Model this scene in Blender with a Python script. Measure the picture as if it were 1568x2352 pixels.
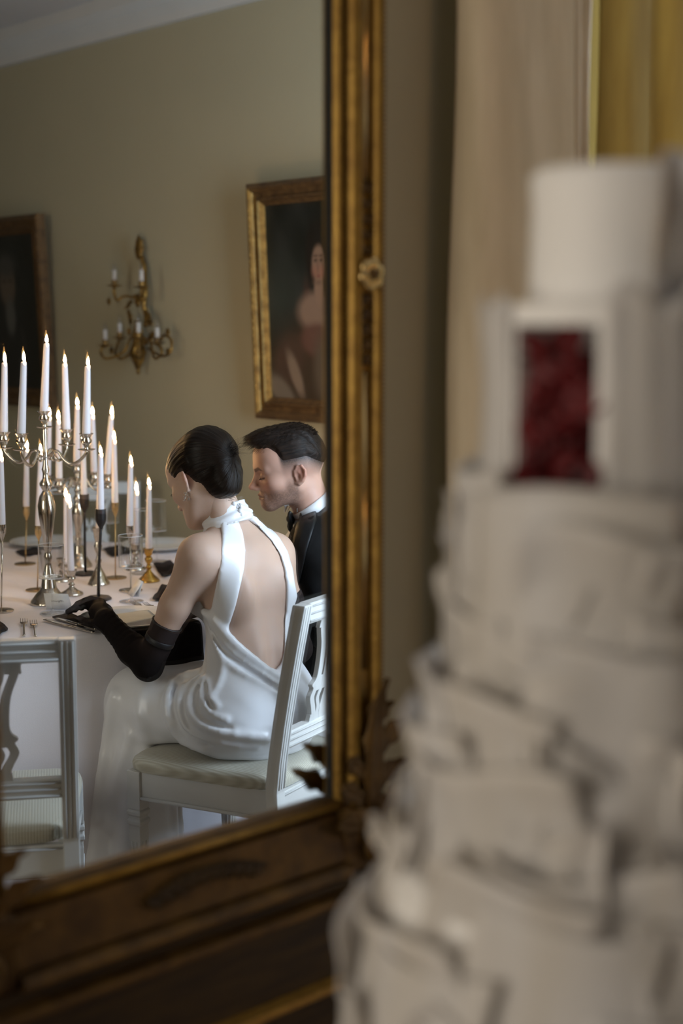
import bpy, math, random
import numpy as np
from mathutils import Vector, Matrix
sc = bpy.context.scene
for _o in list(bpy.data.objects):
    bpy.data.objects.remove(_o)
random.seed(7)
RNG = np.random.default_rng(7)
# ------------------------------------------------------------------ camera
PITCH = math.radians(7.6)
FPX = 2352 * 50 / 36
CAM_H = 1.6
_c = bpy.data.cameras.new('camera')
_c.sensor_fit = 'VERTICAL'; _c.sensor_height = 36; _c.sensor_width = 24; _c.lens = 50
_c.dof.use_dof = True; _c.dof.focus_distance = 3.86; _c.dof.aperture_fstop = 1.75
_c.clip_start = 0.05; _c.clip_end = 60
cam = bpy.data.objects.new('camera', _c); sc.collection.objects.link(cam)
cam.location = (0, 0, CAM_H); cam.rotation_euler = (math.pi / 2 - PITCH, 0, 0)
sc.camera = cam
# ------------------------------------------------------------------ the mirror's plane, which rules the layout of the room
MA = math.radians(47.6)
DX, DY = math.sin(MA), math.cos(MA)            # along the mirror wall, away to the right
NX, NY = DY, -DX                               # out of the mirror wall, into the room
M0 = Vector((-0.0197, 2.30, 0.0))              # lower right corner of the mirror glass, on the floor
def wall_frame(s, z=0.0, t=0.0):
    """Frame on the mirror wall: x along the wall, y into the wall, z up; s metres along, t metres into the room."""
    m = Matrix(((DX, -NX, 0, M0.x + DX * s + NX * t), (DY, -NY, 0, M0.y + DY * s + NY * t), (0, 0, 1, z), (0, 0, 0, 1)))
    return m
# mirror image across the glass: the table, the couple and the pictures stand in the room in front of the mirror
_n = Vector((NX, NY, 0))
REFL = Matrix.Identity(4)
for _i in range(3):
    for _j in range(3):
        REFL[_i][_j] = (1.0 if _i == _j else 0.0) - 2 * _n[_i] * _n[_j]
_tr = 2 * _n.dot(M0) * _n
REFL[0][3], REFL[1][3] = _tr.x, _tr.y
# ------------------------------------------------------------------ light: daylight from the mirror wall's window, plus an added side fill
w = bpy.data.worlds.new('world'); sc.world = w; w.use_nodes = True
w.node_tree.nodes['Background'].inputs[0].default_value = (0.55, 0.7, 1.0, 1)
w.node_tree.nodes['Background'].inputs[1].default_value = 0.02
def area(name, s, z, t, sx, sz, col, power, spread=math.pi):
    l = bpy.data.lights.new(name, 'AREA'); l.shape = 'RECTANGLE'; l.size = sx; l.size_y = sz
    l.color = col; l.energy = power; l.spread = spread
    o = bpy.data.objects.new(name, l); sc.collection.objects.link(o)
    # area lights shine along local -z: x along the wall, -z into the room
    m = Matrix(((DX, 0, -NX, M0.x + DX * s + NX * t), (DY, 0, -NY, M0.y + DY * s + NY * t), (0, 1, 0, z), (0, 0, 0, 1)))
    o.matrix_world = m
    return o
area('daylight_window', 1.33, 1.65, -0.10, 0.86, 1.9, (0.66, 0.80, 1.0), 92)
_l = area('added_side_fill', 0, 0, 0, 1.15, 1.9, (1.0, 0.92, 0.80), 46)  # unseen fill light, added to brighten the cake and the painted wall
# the added fill stands in a made-up window in the wall to the left, looking along the mirror wall
_l.matrix_world = Matrix(((-NX, 0, -DX, M0.x - 3.70 * DX + NX * 0.85), (-NY, 0, -DY, M0.y - 3.70 * DY + NY * 0.85), (0, 1, 0, 1.65), (0, 0, 0, 1)))
vs = sc.view_settings
vs.view_transform = 'Standard'; vs.look = 'None'; vs.gamma = 1.0; vs.use_curve_mapping = False
vs.exposure = 0.02
sc.cycles.transparent_max_bounces = 20; sc.cycles.max_bounces = 7; sc.cycles.diffuse_bounces = 2; sc.cycles.glossy_bounces = 5; sc.cycles.transmission_bounces = 4
# ------------------------------------------------------------------ picture -> room helpers (room seen in the mirror: x right, y away, z up)
def ray(px, py):
    a = (px - 784) / FPX; b = (py - 1176) / FPX
    return Vector((a, math.cos(PITCH) - b * math.sin(PITCH), -math.sin(PITCH) - b * math.cos(PITCH)))
def on_z(px, py, z):
    r = ray(px, py); t = (z - CAM_H) / r.z
    return Vector((r.x * t, r.y * t, z))
def proj(p):
    z = p[2] - CAM_H; dep = p[1] * math.cos(PITCH) - z * math.sin(PITCH)
    return 784 + FPX * p[0] / dep, 1176 - FPX * (z * math.cos(PITCH) + p[1] * math.sin(PITCH)) / dep
def at(px, py, D):
    r = ray(px, py); t = D / r.y
    return Vector((r.x * t, D, CAM_H + r.z * t))
# ------------------------------------------------------------------ materials
MATS = {}
def _sock(n, k, v):
    if k in n.inputs:
        n.inputs[k].default_value = v
def mat(name, col, rough=0.5, metal=0.0, noise=0.0, nscale=8.0, bump=0.0, bscale=60.0, col2=None, stretch=None, **kw):
    """Principled material; noise mixes col with col2 in object space, bump is a fine noise relief."""
    if name in MATS:
        return MATS[name]
    m = bpy.data.materials.new(name); m.use_nodes = True; MATS[name] = m
    nt = m.node_tree; p = nt.nodes['Principled BSDF']
    c = tuple(col) + (1,)
    p.inputs['Base Color'].default_value = c
    p.inputs['Roughness'].default_value = rough
    p.inputs['Metallic'].default_value = metal
    for k, v in kw.items():
        _sock(p, k.replace('_', ' '), v)
    tc = nt.nodes.new('ShaderNodeTexCoord')
    vec = tc.outputs['Object']
    if stretch:
        mp = nt.nodes.new('ShaderNodeMapping'); mp.inputs['Scale'].default_value = stretch
        nt.links.new(vec, mp.inputs['Vector']); vec = mp.outputs['Vector']
    if noise > 0 or col2 is not None:
        n = nt.nodes.new('ShaderNodeTexNoise'); n.inputs['Scale'].default_value = nscale; n.inputs['Detail'].default_value = 5
        nt.links.new(vec, n.inputs['Vector'])
        r = nt.nodes.new('ShaderNodeValToRGB')
        k = max(noise, 0.001)
        c2 = col2 if col2 is not None else tuple(x * (1 - k) for x in col)
        r.color_ramp.elements[0].position = 0.32; r.color_ramp.elements[1].position = 0.68
        r.color_ramp.elements[0].color = tuple(c2) + (1,); r.color_ramp.elements[1].color = c
        nt.links.new(n.outputs['Fac'], r.inputs['Fac']); nt.links.new(r.outputs['Color'], p.inputs['Base Color'])
    if bump > 0:
        n2 = nt.nodes.new('ShaderNodeTexNoise'); n2.inputs['Scale'].default_value = bscale; n2.inputs['Detail'].default_value = 4
        nt.links.new(vec, n2.inputs['Vector'])
        b = nt.nodes.new('ShaderNodeBump'); b.inputs['Strength'].default_value = bump; b.inputs['Distance'].default_value = 0.004
        nt.links.new(n2.outputs['Fac'], b.inputs['Height']); nt.links.new(b.outputs['Normal'], p.inputs['Normal'])
    return m
def mat_attr(name, attr='Col', rough=0.5, bump=0.0, bscale=80.0, **kw):
    """Principled material whose colour is stored per vertex (skin tones, paint on a canvas)."""
    if name in MATS:
        return MATS[name]
    m = bpy.data.materials.new(name); m.use_nodes = True; MATS[name] = m
    nt = m.node_tree; p = nt.nodes['Principled BSDF']
    a = nt.nodes.new('ShaderNodeAttribute'); a.attribute_name = attr
    nt.links.new(a.outputs['Color'], p.inputs['Base Color']); p.inputs['Roughness'].default_value = rough
    for k, v in kw.items():
        _sock(p, k.replace('_', ' '), v)
    if bump > 0:
        tc = nt.nodes.new('ShaderNodeTexCoord')
        n2 = nt.nodes.new('ShaderNodeTexNoise'); n2.inputs['Scale'].default_value = bscale; n2.inputs['Detail'].default_value = 4
        nt.links.new(tc.outputs['Object'], n2.inputs['Vector'])
        b = nt.nodes.new('ShaderNodeBump'); b.inputs['Strength'].default_value = bump; b.inputs['Distance'].default_value = 0.003
        nt.links.new(n2.outputs['Fac'], b.inputs['Height']); nt.links.new(b.outputs['Normal'], p.inputs['Normal'])
    return m
def mat_glass(name, tint=(1, 1, 1), refl=0.9, ior=1.45):
    """Clear thin glass: transparent, with the glossy reflection of glass."""
    if name in MATS:
        return MATS[name]
    m = bpy.data.materials.new(name); m.use_nodes = True; MATS[name] = m
    nt = m.node_tree; nt.nodes.remove(nt.nodes['Principled BSDF']); out = nt.nodes['Material Output']
    t = nt.nodes.new('ShaderNodeBsdfTransparent'); t.inputs[0].default_value = tuple(tint) + (1,)
    g = nt.nodes.new('ShaderNodeBsdfGlossy'); g.inputs['Roughness'].default_value = 0.02; g.inputs[0].default_value = (refl, refl, refl, 1)
    lw = nt.nodes.new('ShaderNodeLayerWeight'); lw.inputs[0].default_value = 0.5
    pw = nt.nodes.new('ShaderNodeMath'); pw.operation = 'POWER'; pw.inputs[1].default_value = 2.2; nt.links.new(lw.outputs['Facing'], pw.inputs[0])
    f = nt.nodes.new('ShaderNodeMath'); f.operation = 'MULTIPLY_ADD'; f.inputs[1].default_value = 0.85; f.inputs[2].default_value = 0.05; nt.links.new(pw.outputs[0], f.inputs[0])
    mx = nt.nodes.new('ShaderNodeMixShader')
    nt.links.new(f.outputs[0], mx.inputs[0]); nt.links.new(t.outputs[0], mx.inputs[1]); nt.links.new(g.outputs[0], mx.inputs[2])
    nt.links.new(mx.outputs[0], out.inputs['Surface'])
    return m
# ------------------------------------------------------------------ mesh building
class MB:
    def __init__(self):
        self.v = []; self.f = []; self.sm = []
    def add(self, v, f, smooth=True):
        o = len(self.v)
        self.v.extend([tuple(map(float, p)) for p in v]); self.f.extend([tuple(i + o for i in q) for q in f])
        self.sm.extend([smooth] * len(f)); return self
    def xf(self, m):
        m = Matrix(m); self.v = [tuple(m @ Vector(p)) for p in self.v]; return self
    def box(self, x0, x1, y0, y1, z0, z1, b=0.0):
        if b <= 0:
            v = [(x, y, z) for x in (x0, x1) for y in (y0, y1) for z in (z0, z1)]
            f = [(0, 1, 3, 2), (4, 6, 7, 5), (0, 4, 5, 1), (2, 3, 7, 6), (0, 2, 6, 4), (1, 5, 7, 3)]
            return self.add(v, f, False)
        b = min(b, abs(x1 - x0) * .49, abs(y1 - y0) * .49, abs(z1 - z0) * .49)
        v = []; idx = {}
        for sx in (0, 1):
            for sy in (0, 1):
                for sz in (0, 1):
                    X = (x0, x1)[sx]; Y = (y0, y1)[sy]; Z = (z0, z1)[sz]
                    ix = X + (b if sx == 0 else -b); iy = Y + (b if sy == 0 else -b); iz = Z + (b if sz == 0 else -b)
                    idx[(sx, sy, sz, 0)] = len(v); v.append((X, iy, iz))
                    idx[(sx, sy, sz, 1)] = len(v); v.append((ix, Y, iz))
                    idx[(sx, sy, sz, 2)] = len(v); v.append((ix, iy, Z))
        f = []
        g = lambda a, bb, c, k: idx[(a, bb, c, k)]
        for s in (0, 1):
            q = [g(s, 0, 0, 0), g(s, 1, 0, 0), g(s, 1, 1, 0), g(s, 0, 1, 0)]; f.append(tuple(q if s else q[::-1]))
            q = [g(0, s, 0, 1), g(0, s, 1, 1), g(1, s, 1, 1), g(1, s, 0, 1)]; f.append(tuple(q if s else q[::-1]))
            q = [g(0, 0, s, 2), g(1, 0, s, 2), g(1, 1, s, 2), g(0, 1, s, 2)]; f.append(tuple(q if s else q[::-1]))
        for a in (0, 1):
            for c in (0, 1):
                q = [g(a, c, 0, 0), g(a, c, 1, 0), g(a, c, 1, 1), g(a, c, 0, 1)]; f.append(tuple(q if a == c else q[::-1]))
                q = [g(a, 0, c, 2), g(a, 1, c, 2), g(a, 1, c, 0), g(a, 0, c, 0)]; f.append(tuple(q if a == c else q[::-1]))
                q = [g(0, a, c, 1), g(1, a, c, 1), g(1, a, c, 2), g(0, a, c, 2)]; f.append(tuple(q if a == c else q[::-1]))
                for e in (0, 1):
                    q = [g(a, c, e, 0), g(a, c, e, 1), g(a, c, e, 2)]
                    f.append(tuple(q if (a + c + e) % 2 else q[::-1]))
        return self.add(v, f, False)
    def lathe(self, prof, n=24, cx=0, cy=0, z0=0, cap=True, ovality=None):
        """prof: list of (r, z) from bottom to top."""
        v = []; f = []
        m = len(prof)
        for r, z in prof:
            for i in range(n):
                a = 2 * math.pi * i / n; k = r if ovality is None else r * ovality(a, z)
                v.append((cx + k * math.cos(a), cy + k * math.sin(a), z0 + z))
        for j in range(m - 1):
            for i in range(n):
                a = j * n + i; b = j * n + (i + 1) % n
                f.append((a, b, b + n, a + n))
        if cap:
            if prof[0][0] > 1e-5: f.append(tuple(range(n))[::-1])
            if prof[-1][0] > 1e-5: f.append(tuple((m - 1) * n + i for i in range(n)))
        return self.add(v, f)
    def tube(self, pts, r, n=8, cap=True, flat=None):
        """Tube along a polyline; r a number or a list; flat = (k) squashes the second axis."""
        pts = [Vector(p) for p in pts]; m = len(pts)
        rs = r if isinstance(r, (list, tuple, np.ndarray)) else [r] * m
        t0 = (pts[1] - pts[0]).normalized()
        up = Vector((0, 0, 1)) if abs(t0.z) < 0.9 else Vector((0, 1, 0))
        u = t0.cross(up).normalized(); v = []; f = []
        for i, p in enumerate(pts):
            t = (pts[min(i + 1, m - 1)] - pts[max(i - 1, 0)]).normalized()
            u = (u - t * u.dot(t)).normalized(); w_ = t.cross(u)
            for k in range(n):
                a = 2 * math.pi * k / n
                v.append(p + u * (rs[i] * math.cos(a)) + w_ * (rs[i] * math.sin(a) * (flat or 1)))
        for j in range(m - 1):
            for k in range(n):
                a = j * n + k; b = j * n + (k + 1) % n
                f.append((a, b, b + n, a + n))
        if cap:
            f.append(tuple(range(n))[::-1]); f.append(tuple((m - 1) * n + k for k in range(n)))
        return self.add(v, f)
    def prism(self, poly, y0, y1, smooth=False):
        """Polygon in x,z extruded along y."""
        n = len(poly)
        v = [(x, y0, z) for x, z in poly] + [(x, y1, z) for x, z in poly]
        f = [tuple(range(n)), tuple(range(2 * n - 1, n - 1, -1))]
        f += [(i, i + n, (i + 1) % n + n, (i + 1) % n) for i in range(n)]
        return self.add(v, f, smooth)
    def ribbon(self, left, right, y0, y1, smooth=False):
        """Band between two polylines in x,z (same count) extruded along y."""
        n = len(left); v = []
        for (a, b) in zip(left, right):
            v += [(a[0], y0, a[1]), (b[0], y0, b[1]), (b[0], y1, b[1]), (a[0], y1, a[1])]
        f = []
        for i in range(n - 1):
            o = 4 * i
            for k in range(4):
                f.append((o + k, o + (k + 1) % 4, o + 4 + (k + 1) % 4, o + 4 + k))
        f.append((3, 2, 1, 0)); o = 4 * (n - 1); f.append((o, o + 1, o + 2, o + 3))
        return self.add(v, f, smooth)
    def sweep(self, prof, a, b, ex, ey, smooth=False, cap=True, ma=0.0, mb=0.0):
        """Open or closed profile (list of (x, y) in the ex, ey axes) swept straight from a to b; ma, mb mitre: shift along the run per unit of profile x."""
        a, b, ex, ey = map(Vector, (a, b, ex, ey)); n = len(prof); d = (b - a).normalized()
        v = [a + ex * x + ey * y - d * (ma * x) for x, y in prof] + [b + ex * x + ey * y + d * (mb * x) for x, y in prof]
        f = [(i, (i + 1) % n, (i + 1) % n + n, i + n) for i in range(n)]
        if cap:
            f += [tuple(range(n))[::-1], tuple(range(n, 2 * n))]
        return self.add(v, f, smooth)
    def sphere(self, c, r, n=10, m=7, sc_=(1, 1, 1)):
        v = []; f = []
        for j in range(m + 1):
            th = math.pi * j / m
            for i in range(n):
                a = 2 * math.pi * i / n
                v.append((c[0] + r * sc_[0] * math.sin(th) * math.cos(a), c[1] + r * sc_[1] * math.sin(th) * math.sin(a), c[2] + r * sc_[2] * math.cos(th)))
        for j in range(m):
            for i in range(n):
                a = j * n + i; b = j * n + (i + 1) % n
                f.append((a, a + n, b + n, b))
        return self.add(v, f)
    def grid(self, fn, nu, nv, closed_u=False):
        v = [fn(i / (nu if closed_u else nu - 1), j / (nv - 1)) for j in range(nv) for i in range(nu)]
        f = []
        for j in range(nv - 1):
            for i in range(nu if closed_u else nu - 1):
                i2 = (i + 1) % nu
                f.append((j * nu + i, j * nu + i2, (j + 1) * nu + i2, (j + 1) * nu + i))
        return self.add(v, f)
    def sheet(self, fn, nu, nv, th):
        """Thin curved sheet of real thickness th: fn(u, v) -> point."""
        P = np.array([[fn(i / (nu - 1), j / (nv - 1)) for i in range(nu)] for j in range(nv)], float)
        du = np.gradient(P, axis=1); dv = np.gradient(P, axis=0); N = np.cross(du, dv)
        N /= np.linalg.norm(N, axis=2, keepdims=True) + 1e-12
        A = (P + N * th / 2).reshape(-1, 3); B = (P - N * th / 2).reshape(-1, 3); k = nu * nv
        f = []
        for j in range(nv - 1):
            for i in range(nu - 1):
                a = j * nu + i; q = (a, a + 1, a + nu + 1, a + nu)
                f.append(q); f.append(tuple(x + k for x in q[::-1]))
        rim = [i for i in range(nu)] + [j * nu + nu - 1 for j in range(1, nv)] + [(nv - 1) * nu + i for i in range(nu - 2, -1, -1)] + [j * nu for j in range(nv - 2, 0, -1)]
        for a, b in zip(rim, rim[1:] + rim[:1]):
            f.append((b, a, a + k, b + k))
        return self.add(np.vstack([A, B]), f)
    def mesh(self, name):
        me = bpy.data.meshes.new(name); me.from_pydata(self.v, [], self.f); me.update()
        me.polygons.foreach_set('use_smooth', np.array(self.sm, bool))
        return me
    def build(self, name, m, parent=None, sharp=None, **kw):
        return link(name, self.mesh(name), m, parent, sharp, **kw)
IN_MIRROR = []      # top-level things of the room part laid out as the mirror shows it
def link(name, me, m, parent=None, sharp=None, refl=True, mtx=None):
    o = bpy.data.objects.new(name, me); sc.collection.objects.link(o)
    if m is not None and me is not None:
        me.materials.append(MATS[m] if isinstance(m, str) else m)
    if sharp is not None and me is not None:
        me.polygons.foreach_set('use_smooth', np.ones(len(me.polygons), bool)); me.set_sharp_from_angle(angle=math.radians(sharp))
    if parent is not None:
        o.parent = parent
    elif refl:
        IN_MIRROR.append(o)
    if mtx is not None:
        o.matrix_basis = mtx
    return o
def tag(o, label=None, cat=None, group=None, kind=None):
    for k, v in (('label', label), ('category', cat), ('group', group), ('kind', kind)):
        if v: o[k] = v
    return o
def thing(name, label, cat, mtx=None, group=None, refl=True):
    o = bpy.data.objects.new(name, None); sc.collection.objects.link(o); o.empty_display_size = 0.05
    if mtx is not None: o.matrix_basis = mtx
    if refl: IN_MIRROR.append(o)
    return tag(o, label, cat, group)
KIDS = {}
def copy_tree(o, mtx=None, parent=None, label=None):
    c = o.copy(); sc.collection.objects.link(c); c.parent = parent
    if parent is None:
        IN_MIRROR.append(c)
        if mtx is not None: c.matrix_basis = mtx
        if label: c['label'] = label
    for ch in list(o.children):
        copy_tree(ch, parent=c)
    return c
def TM(x, y, z=0.0, rz=0.0, s=1.0):
    return Matrix.Translation((x, y, z)) @ Matrix.Rotation(rz, 4, 'Z') @ Matrix.Diagonal((s, s, s, 1))
def cat_rom(pts, n=6):
    """Smooth curve through points."""
    P = [np.array(p, float) for p in pts]; P = [2 * P[0] - P[1]] + P + [2 * P[-1] - P[-2]]; out = []
    for i in range(1, len(P) - 2):
        for k in range(n):
            t = k / n
            out.append(0.5 * ((2 * P[i]) + (-P[i - 1] + P[i + 1]) * t + (2 * P[i - 1] - 5 * P[i] + 4 * P[i + 1] - P[i + 2]) * t * t + (-P[i - 1] + 3 * P[i] - 3 * P[i + 1] + P[i + 2]) * t ** 3))
    out.append(P[-2]); return [tuple(p) for p in out]
# ------------------------------------------------------------------ smooth bodies from distance fields (surface nets)
def d_ell(P, c, r, R=None):
    q = P - np.asarray(c, np.float32)
    if R is not None: q = q @ np.asarray(R, np.float32)
    r = np.asarray(r, np.float32)
    k0 = np.sqrt(((q / r) ** 2).sum(1)); k1 = np.sqrt(((q / (r * r)) ** 2).sum(1)) + 1e-9
    return k0 * (k0 - 1) / k1
def d_cone(P, a, b, ra, rb):
    a = np.asarray(a, np.float32); b = np.asarray(b, np.float32); ab = b - a
    q = P - a; t = np.clip((q @ ab) / (ab @ ab), 0, 1)
    return np.sqrt(((q - t[:, None] * ab) ** 2).sum(1)) - (ra + (rb - ra) * t)
def d_econe(P, a, b, ra, rb, depth, k):
    """Tapered capsule squashed by k (<1) along the unit axis depth."""
    a = np.asarray(a, np.float32); b = np.asarray(b, np.float32); dp = np.asarray(depth, np.float32)
    q = P - a; q = q + np.outer(q @ dp, dp) * (1 / k - 1); ab = b - a; ab = ab + dp * ((ab @ dp) * (1 / k - 1))
    t = np.clip((q @ ab) / (ab @ ab), 0, 1)
    return (np.sqrt(((q - t[:, None] * ab) ** 2).sum(1)) - (ra + (rb - ra) * t)) * (0.5 + 0.5 * k)
def smin(a, b, k):
    h = np.maximum(k - np.abs(a - b), 0) / k
    return np.minimum(a, b) - h * h * k * 0.25
def smax(a, b, k):
    return -smin(-a, -b, k)
def nets(fn, lo, hi, h, block=8):
    lo = np.array(lo, float); hi = np.array(hi, float)
    nb = np.ceil((hi - lo) / (h * block)).astype(int); n = nb * block + 1
    Fv = np.full(n, 1.0, np.float32)
    bc = np.stack(np.meshgrid(*[np.arange(k) for k in nb], indexing='ij'), -1).reshape(-1, 3)
    cen = lo + (bc + 0.5) * block * h
    fc = fn(cen.astype(np.float32)); rad = block * h * 0.5 * 1.7321 * 1.5 + 0.012
    near = np.abs(fc) < rad
    loc = np.stack(np.meshgrid(*[np.arange(block + 1)] * 3, indexing='ij'), -1).reshape(-1, 3)
    for b, s in zip(bc[~near], fc[~near]):
        if s < 0:
            i = b * block; Fv[i[0]:i[0] + block + 1, i[1]:i[1] + block + 1, i[2]:i[2] + block + 1] = -1.0
    nbk = bc[near]
    for c0 in range(0, len(nbk), 400):
        bb = nbk[c0:c0 + 400]; I = (bb[:, None, :] * block + loc[None]).reshape(-1, 3)
        Fv[I[:, 0], I[:, 1], I[:, 2]] = fn((lo + I * h).astype(np.float32))
    S = Fv < 0
    cnt = np.zeros(n - 1, np.int8)
    for a in (0, 1):
        for b in (0, 1):
            for c in (0, 1):
                cnt += S[a:n[0] - 1 + a, b:n[1] - 1 + b, c:n[2] - 1 + c]
    act = (cnt > 0) & (cnt < 8)
    ijk = np.argwhere(act); idx = np.full(n - 1, -1, np.int64); idx[act] = np.arange(len(ijk))
    acc = np.zeros((len(ijk), 3)); num = np.zeros(len(ijk))
    for ax in range(3):
        o = [k for k in range(3) if k != ax]
        for p in (0, 1):
            for q in (0, 1):
                ca = np.zeros(3, int); ca[o[0]] = p; ca[o[1]] = q; cb = ca.copy(); cb[ax] = 1
                A = ijk + ca; B = ijk + cb
                fa = Fv[A[:, 0], A[:, 1], A[:, 2]]; fb = Fv[B[:, 0], B[:, 1], B[:, 2]]
                m = (fa < 0) != (fb < 0); t = np.where(m, fa / np.where(m, fa - fb, 1), 0)
                pt = ca + np.outer(t, (cb - ca)); acc += pt * m[:, None]; num += m
    V = lo + h * (ijk + acc / num[:, None])
    Q = []
    for ax in range(3):
        o = [k for k in range(3) if k != ax]
        sl0 = [slice(None)] * 3; sl1 = [slice(None)] * 3
        sl0[ax] = slice(0, -1); sl1[ax] = slice(1, None)
        a = S[tuple(sl0)]; b = S[tuple(sl1)]; ch = np.argwhere(a != b)
        ch = ch[(ch[:, o[0]] > 0) & (ch[:, o[1]] > 0) & (ch[:, o[0]] < n[o[0]] - 1) & (ch[:, o[1]] < n[o[1]] - 1)]
        ins = a[ch[:, 0], ch[:, 1], ch[:, 2]]
        cs = []
        for (p, q) in ((1, 1), (0, 1), (0, 0), (1, 0)):
            k = ch.copy(); k[:, o[0]] -= p; k[:, o[1]] -= q; cs.append(idx[k[:, 0], k[:, 1], k[:, 2]])
        q4 = np.stack(cs, 1); fl = ins if ax != 1 else ~ins
        q4[~fl] = q4[~fl][:, ::-1]; Q.append(q4)
    return V, np.vstack(Q)
def relax(V, Q, it=1, lam=0.5):
    E = np.vstack([Q[:, [0, 1]], Q[:, [1, 2]], Q[:, [2, 3]], Q[:, [3, 0]]]); E = np.vstack([E, E[:, ::-1]])
    for _ in range(it):
        s = np.zeros_like(V); c = np.zeros(len(V)); np.add.at(s, E[:, 0], V[E[:, 1]]); np.add.at(c, E[:, 0], 1)
        V = V + lam * (s / c[:, None] - V)
    return V
def big_mesh(name, V, Q, col=None, attr='Col'):
    me = bpy.data.meshes.new(name); me.vertices.add(len(V)); me.vertices.foreach_set('co', np.asarray(V, np.float32).ravel())
    me.loops.add(Q.size); me.loops.foreach_set('vertex_index', Q.astype(np.int32).ravel())
    me.polygons.add(len(Q)); me.polygons.foreach_set('loop_start', np.arange(0, Q.size, Q.shape[1], dtype=np.int32))
    me.update(calc_edges=True); me.validate()
    me.polygons.foreach_set('use_smooth', np.ones(len(me.polygons), bool))
    if col is not None:
        put_col(me, col, attr)
    return me
def put_col(me, col, attr='Col'):
    a = me.attributes.new(attr, 'FLOAT_COLOR', 'POINT'); c = np.ones((len(me.vertices), 4), np.float32); c[:, :col.shape[1]] = col
    a.data.foreach_set('color', c.ravel())
# ------------------------------------------------------------------ materials of the room
mat('wall_paint', (0.44, 0.385, 0.255), 0.9, noise=0.06, nscale=1.6)
mat('ceiling_paint', (0.60, 0.56, 0.53), 0.95, noise=0.04, nscale=2.0)
mat('trim_paint', (0.62, 0.60, 0.57), 0.6, noise=0.04, nscale=6)
mat('oak_floor', (0.20, 0.115, 0.055), 0.42, col2=(0.12, 0.065, 0.03), nscale=3, stretch=(1, 9, 9), bump=0.1, bscale=40)
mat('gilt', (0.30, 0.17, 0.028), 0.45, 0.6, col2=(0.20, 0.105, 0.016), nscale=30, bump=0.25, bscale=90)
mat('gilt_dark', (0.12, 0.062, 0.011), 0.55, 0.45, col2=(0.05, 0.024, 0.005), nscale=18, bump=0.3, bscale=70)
mat('gilt_bright', (0.60, 0.40, 0.15), 0.24, 0.85, col2=(0.48, 0.34, 0.15), nscale=14)
mat('carved_wood', (0.055, 0.030, 0.007), 0.55, 0.2, col2=(0.025, 0.013, 0.004), nscale=9, stretch=(1, 1, 6), bump=0.2, bscale=50)
mat('reflection_black', (.006, .005, .004), .8)
MW = wall_frame(0)
def struct(name, mb, m, mtx=MW, **kw):
    o = mb.build(name, m, refl=False, mtx=mtx, **kw); o['kind'] = 'structure'; return o
SW, ZC = 2.13, 3.0                 # painted wall's place along the mirror wall, ceiling height
S0, T1 = -3.6, 7.6
WY = 0.045                         # mirror wall surface lies a little behind the glass
struct('floor', MB().box(S0, SW, -T1, WY, -0.1, 0), 'oak_floor')
struct('ceiling', MB().box(S0, SW, -T1, WY, ZC, ZC + 0.1), 'ceiling_paint')
struct('wall_right', MB().box(SW, SW + 0.15, -T1, WY + 0.3, -0.1, ZC + 0.1), 'wall_paint')
wl = MB(); WL = (.20, 1.50, .60, 2.62)  # opening for the added side window
for a, b, c, e in ((-T1, -WL[1], -.1, ZC + .1), (-WL[0], WY + .3, -.1, ZC + .1), (-WL[1], -WL[0], -.1, WL[2]), (-WL[1], -WL[0], WL[3], ZC + .1)):
    wl.box(S0 - .25, S0, a, b, c, e)
struct('wall_left', wl, 'wall_paint')
struct('wall_back', MB().box(S0 - .15, SW + .15, -T1 - 0.15, -T1, -0.1, ZC + 0.1), 'wall_paint')
W1 = (0.88, 1.78, 0.60, 2.62)
wm = MB()
for a, b in ((S0 - .15, W1[0]), (W1[1], SW)):
    wm.box(a, b, WY, WY + 0.3, -0.1, ZC + 0.1)
for W in (W1,):
    wm.box(W[0], W[1], WY, WY + 0.3, -0.1, W[2]); wm.box(W[0], W[1], WY, WY + 0.3, W[3], ZC + 0.1)
struct('wall_front', wm, 'wall_paint')
cor = [(0, 0), (0.03, 0), (0.035, 0.03), (0.05, 0.07), (0.085, 0.10), (0.09, 0.15), (0, 0.15)]
def cornice(name, a, b, ex):
    struct(name, MB().sweep(cor, a, b, ex, (0, 0, 1)), 'trim_paint')
cornice('trim_1', (SW, -T1, 2.85), (SW, WY, 2.85), (-1, 0, 0))
cornice('trim_2', (S0, WY, 2.85), (SW, WY, 2.85), (0, -1, 0))
cornice('trim_3', (S0, -T1, 2.85), (SW, -T1, 2.85), (0, 1, 0))
bb = [(0, 0), (0.02, 0), (0.02, 0.11), (0.012, 0.135), (0, 0.14)]
struct('baseboard_right', MB().sweep(bb, (SW, -T1, 0), (SW, WY, 0), (-1, 0, 0), (0, 0, 1)), 'trim_paint')
struct('baseboard_back', MB().sweep(bb, (S0, -T1, 0), (SW, -T1, 0), (0, 1, 0), (0, 0, 1)), 'trim_paint')
mat_glass('pane_glass')
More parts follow.
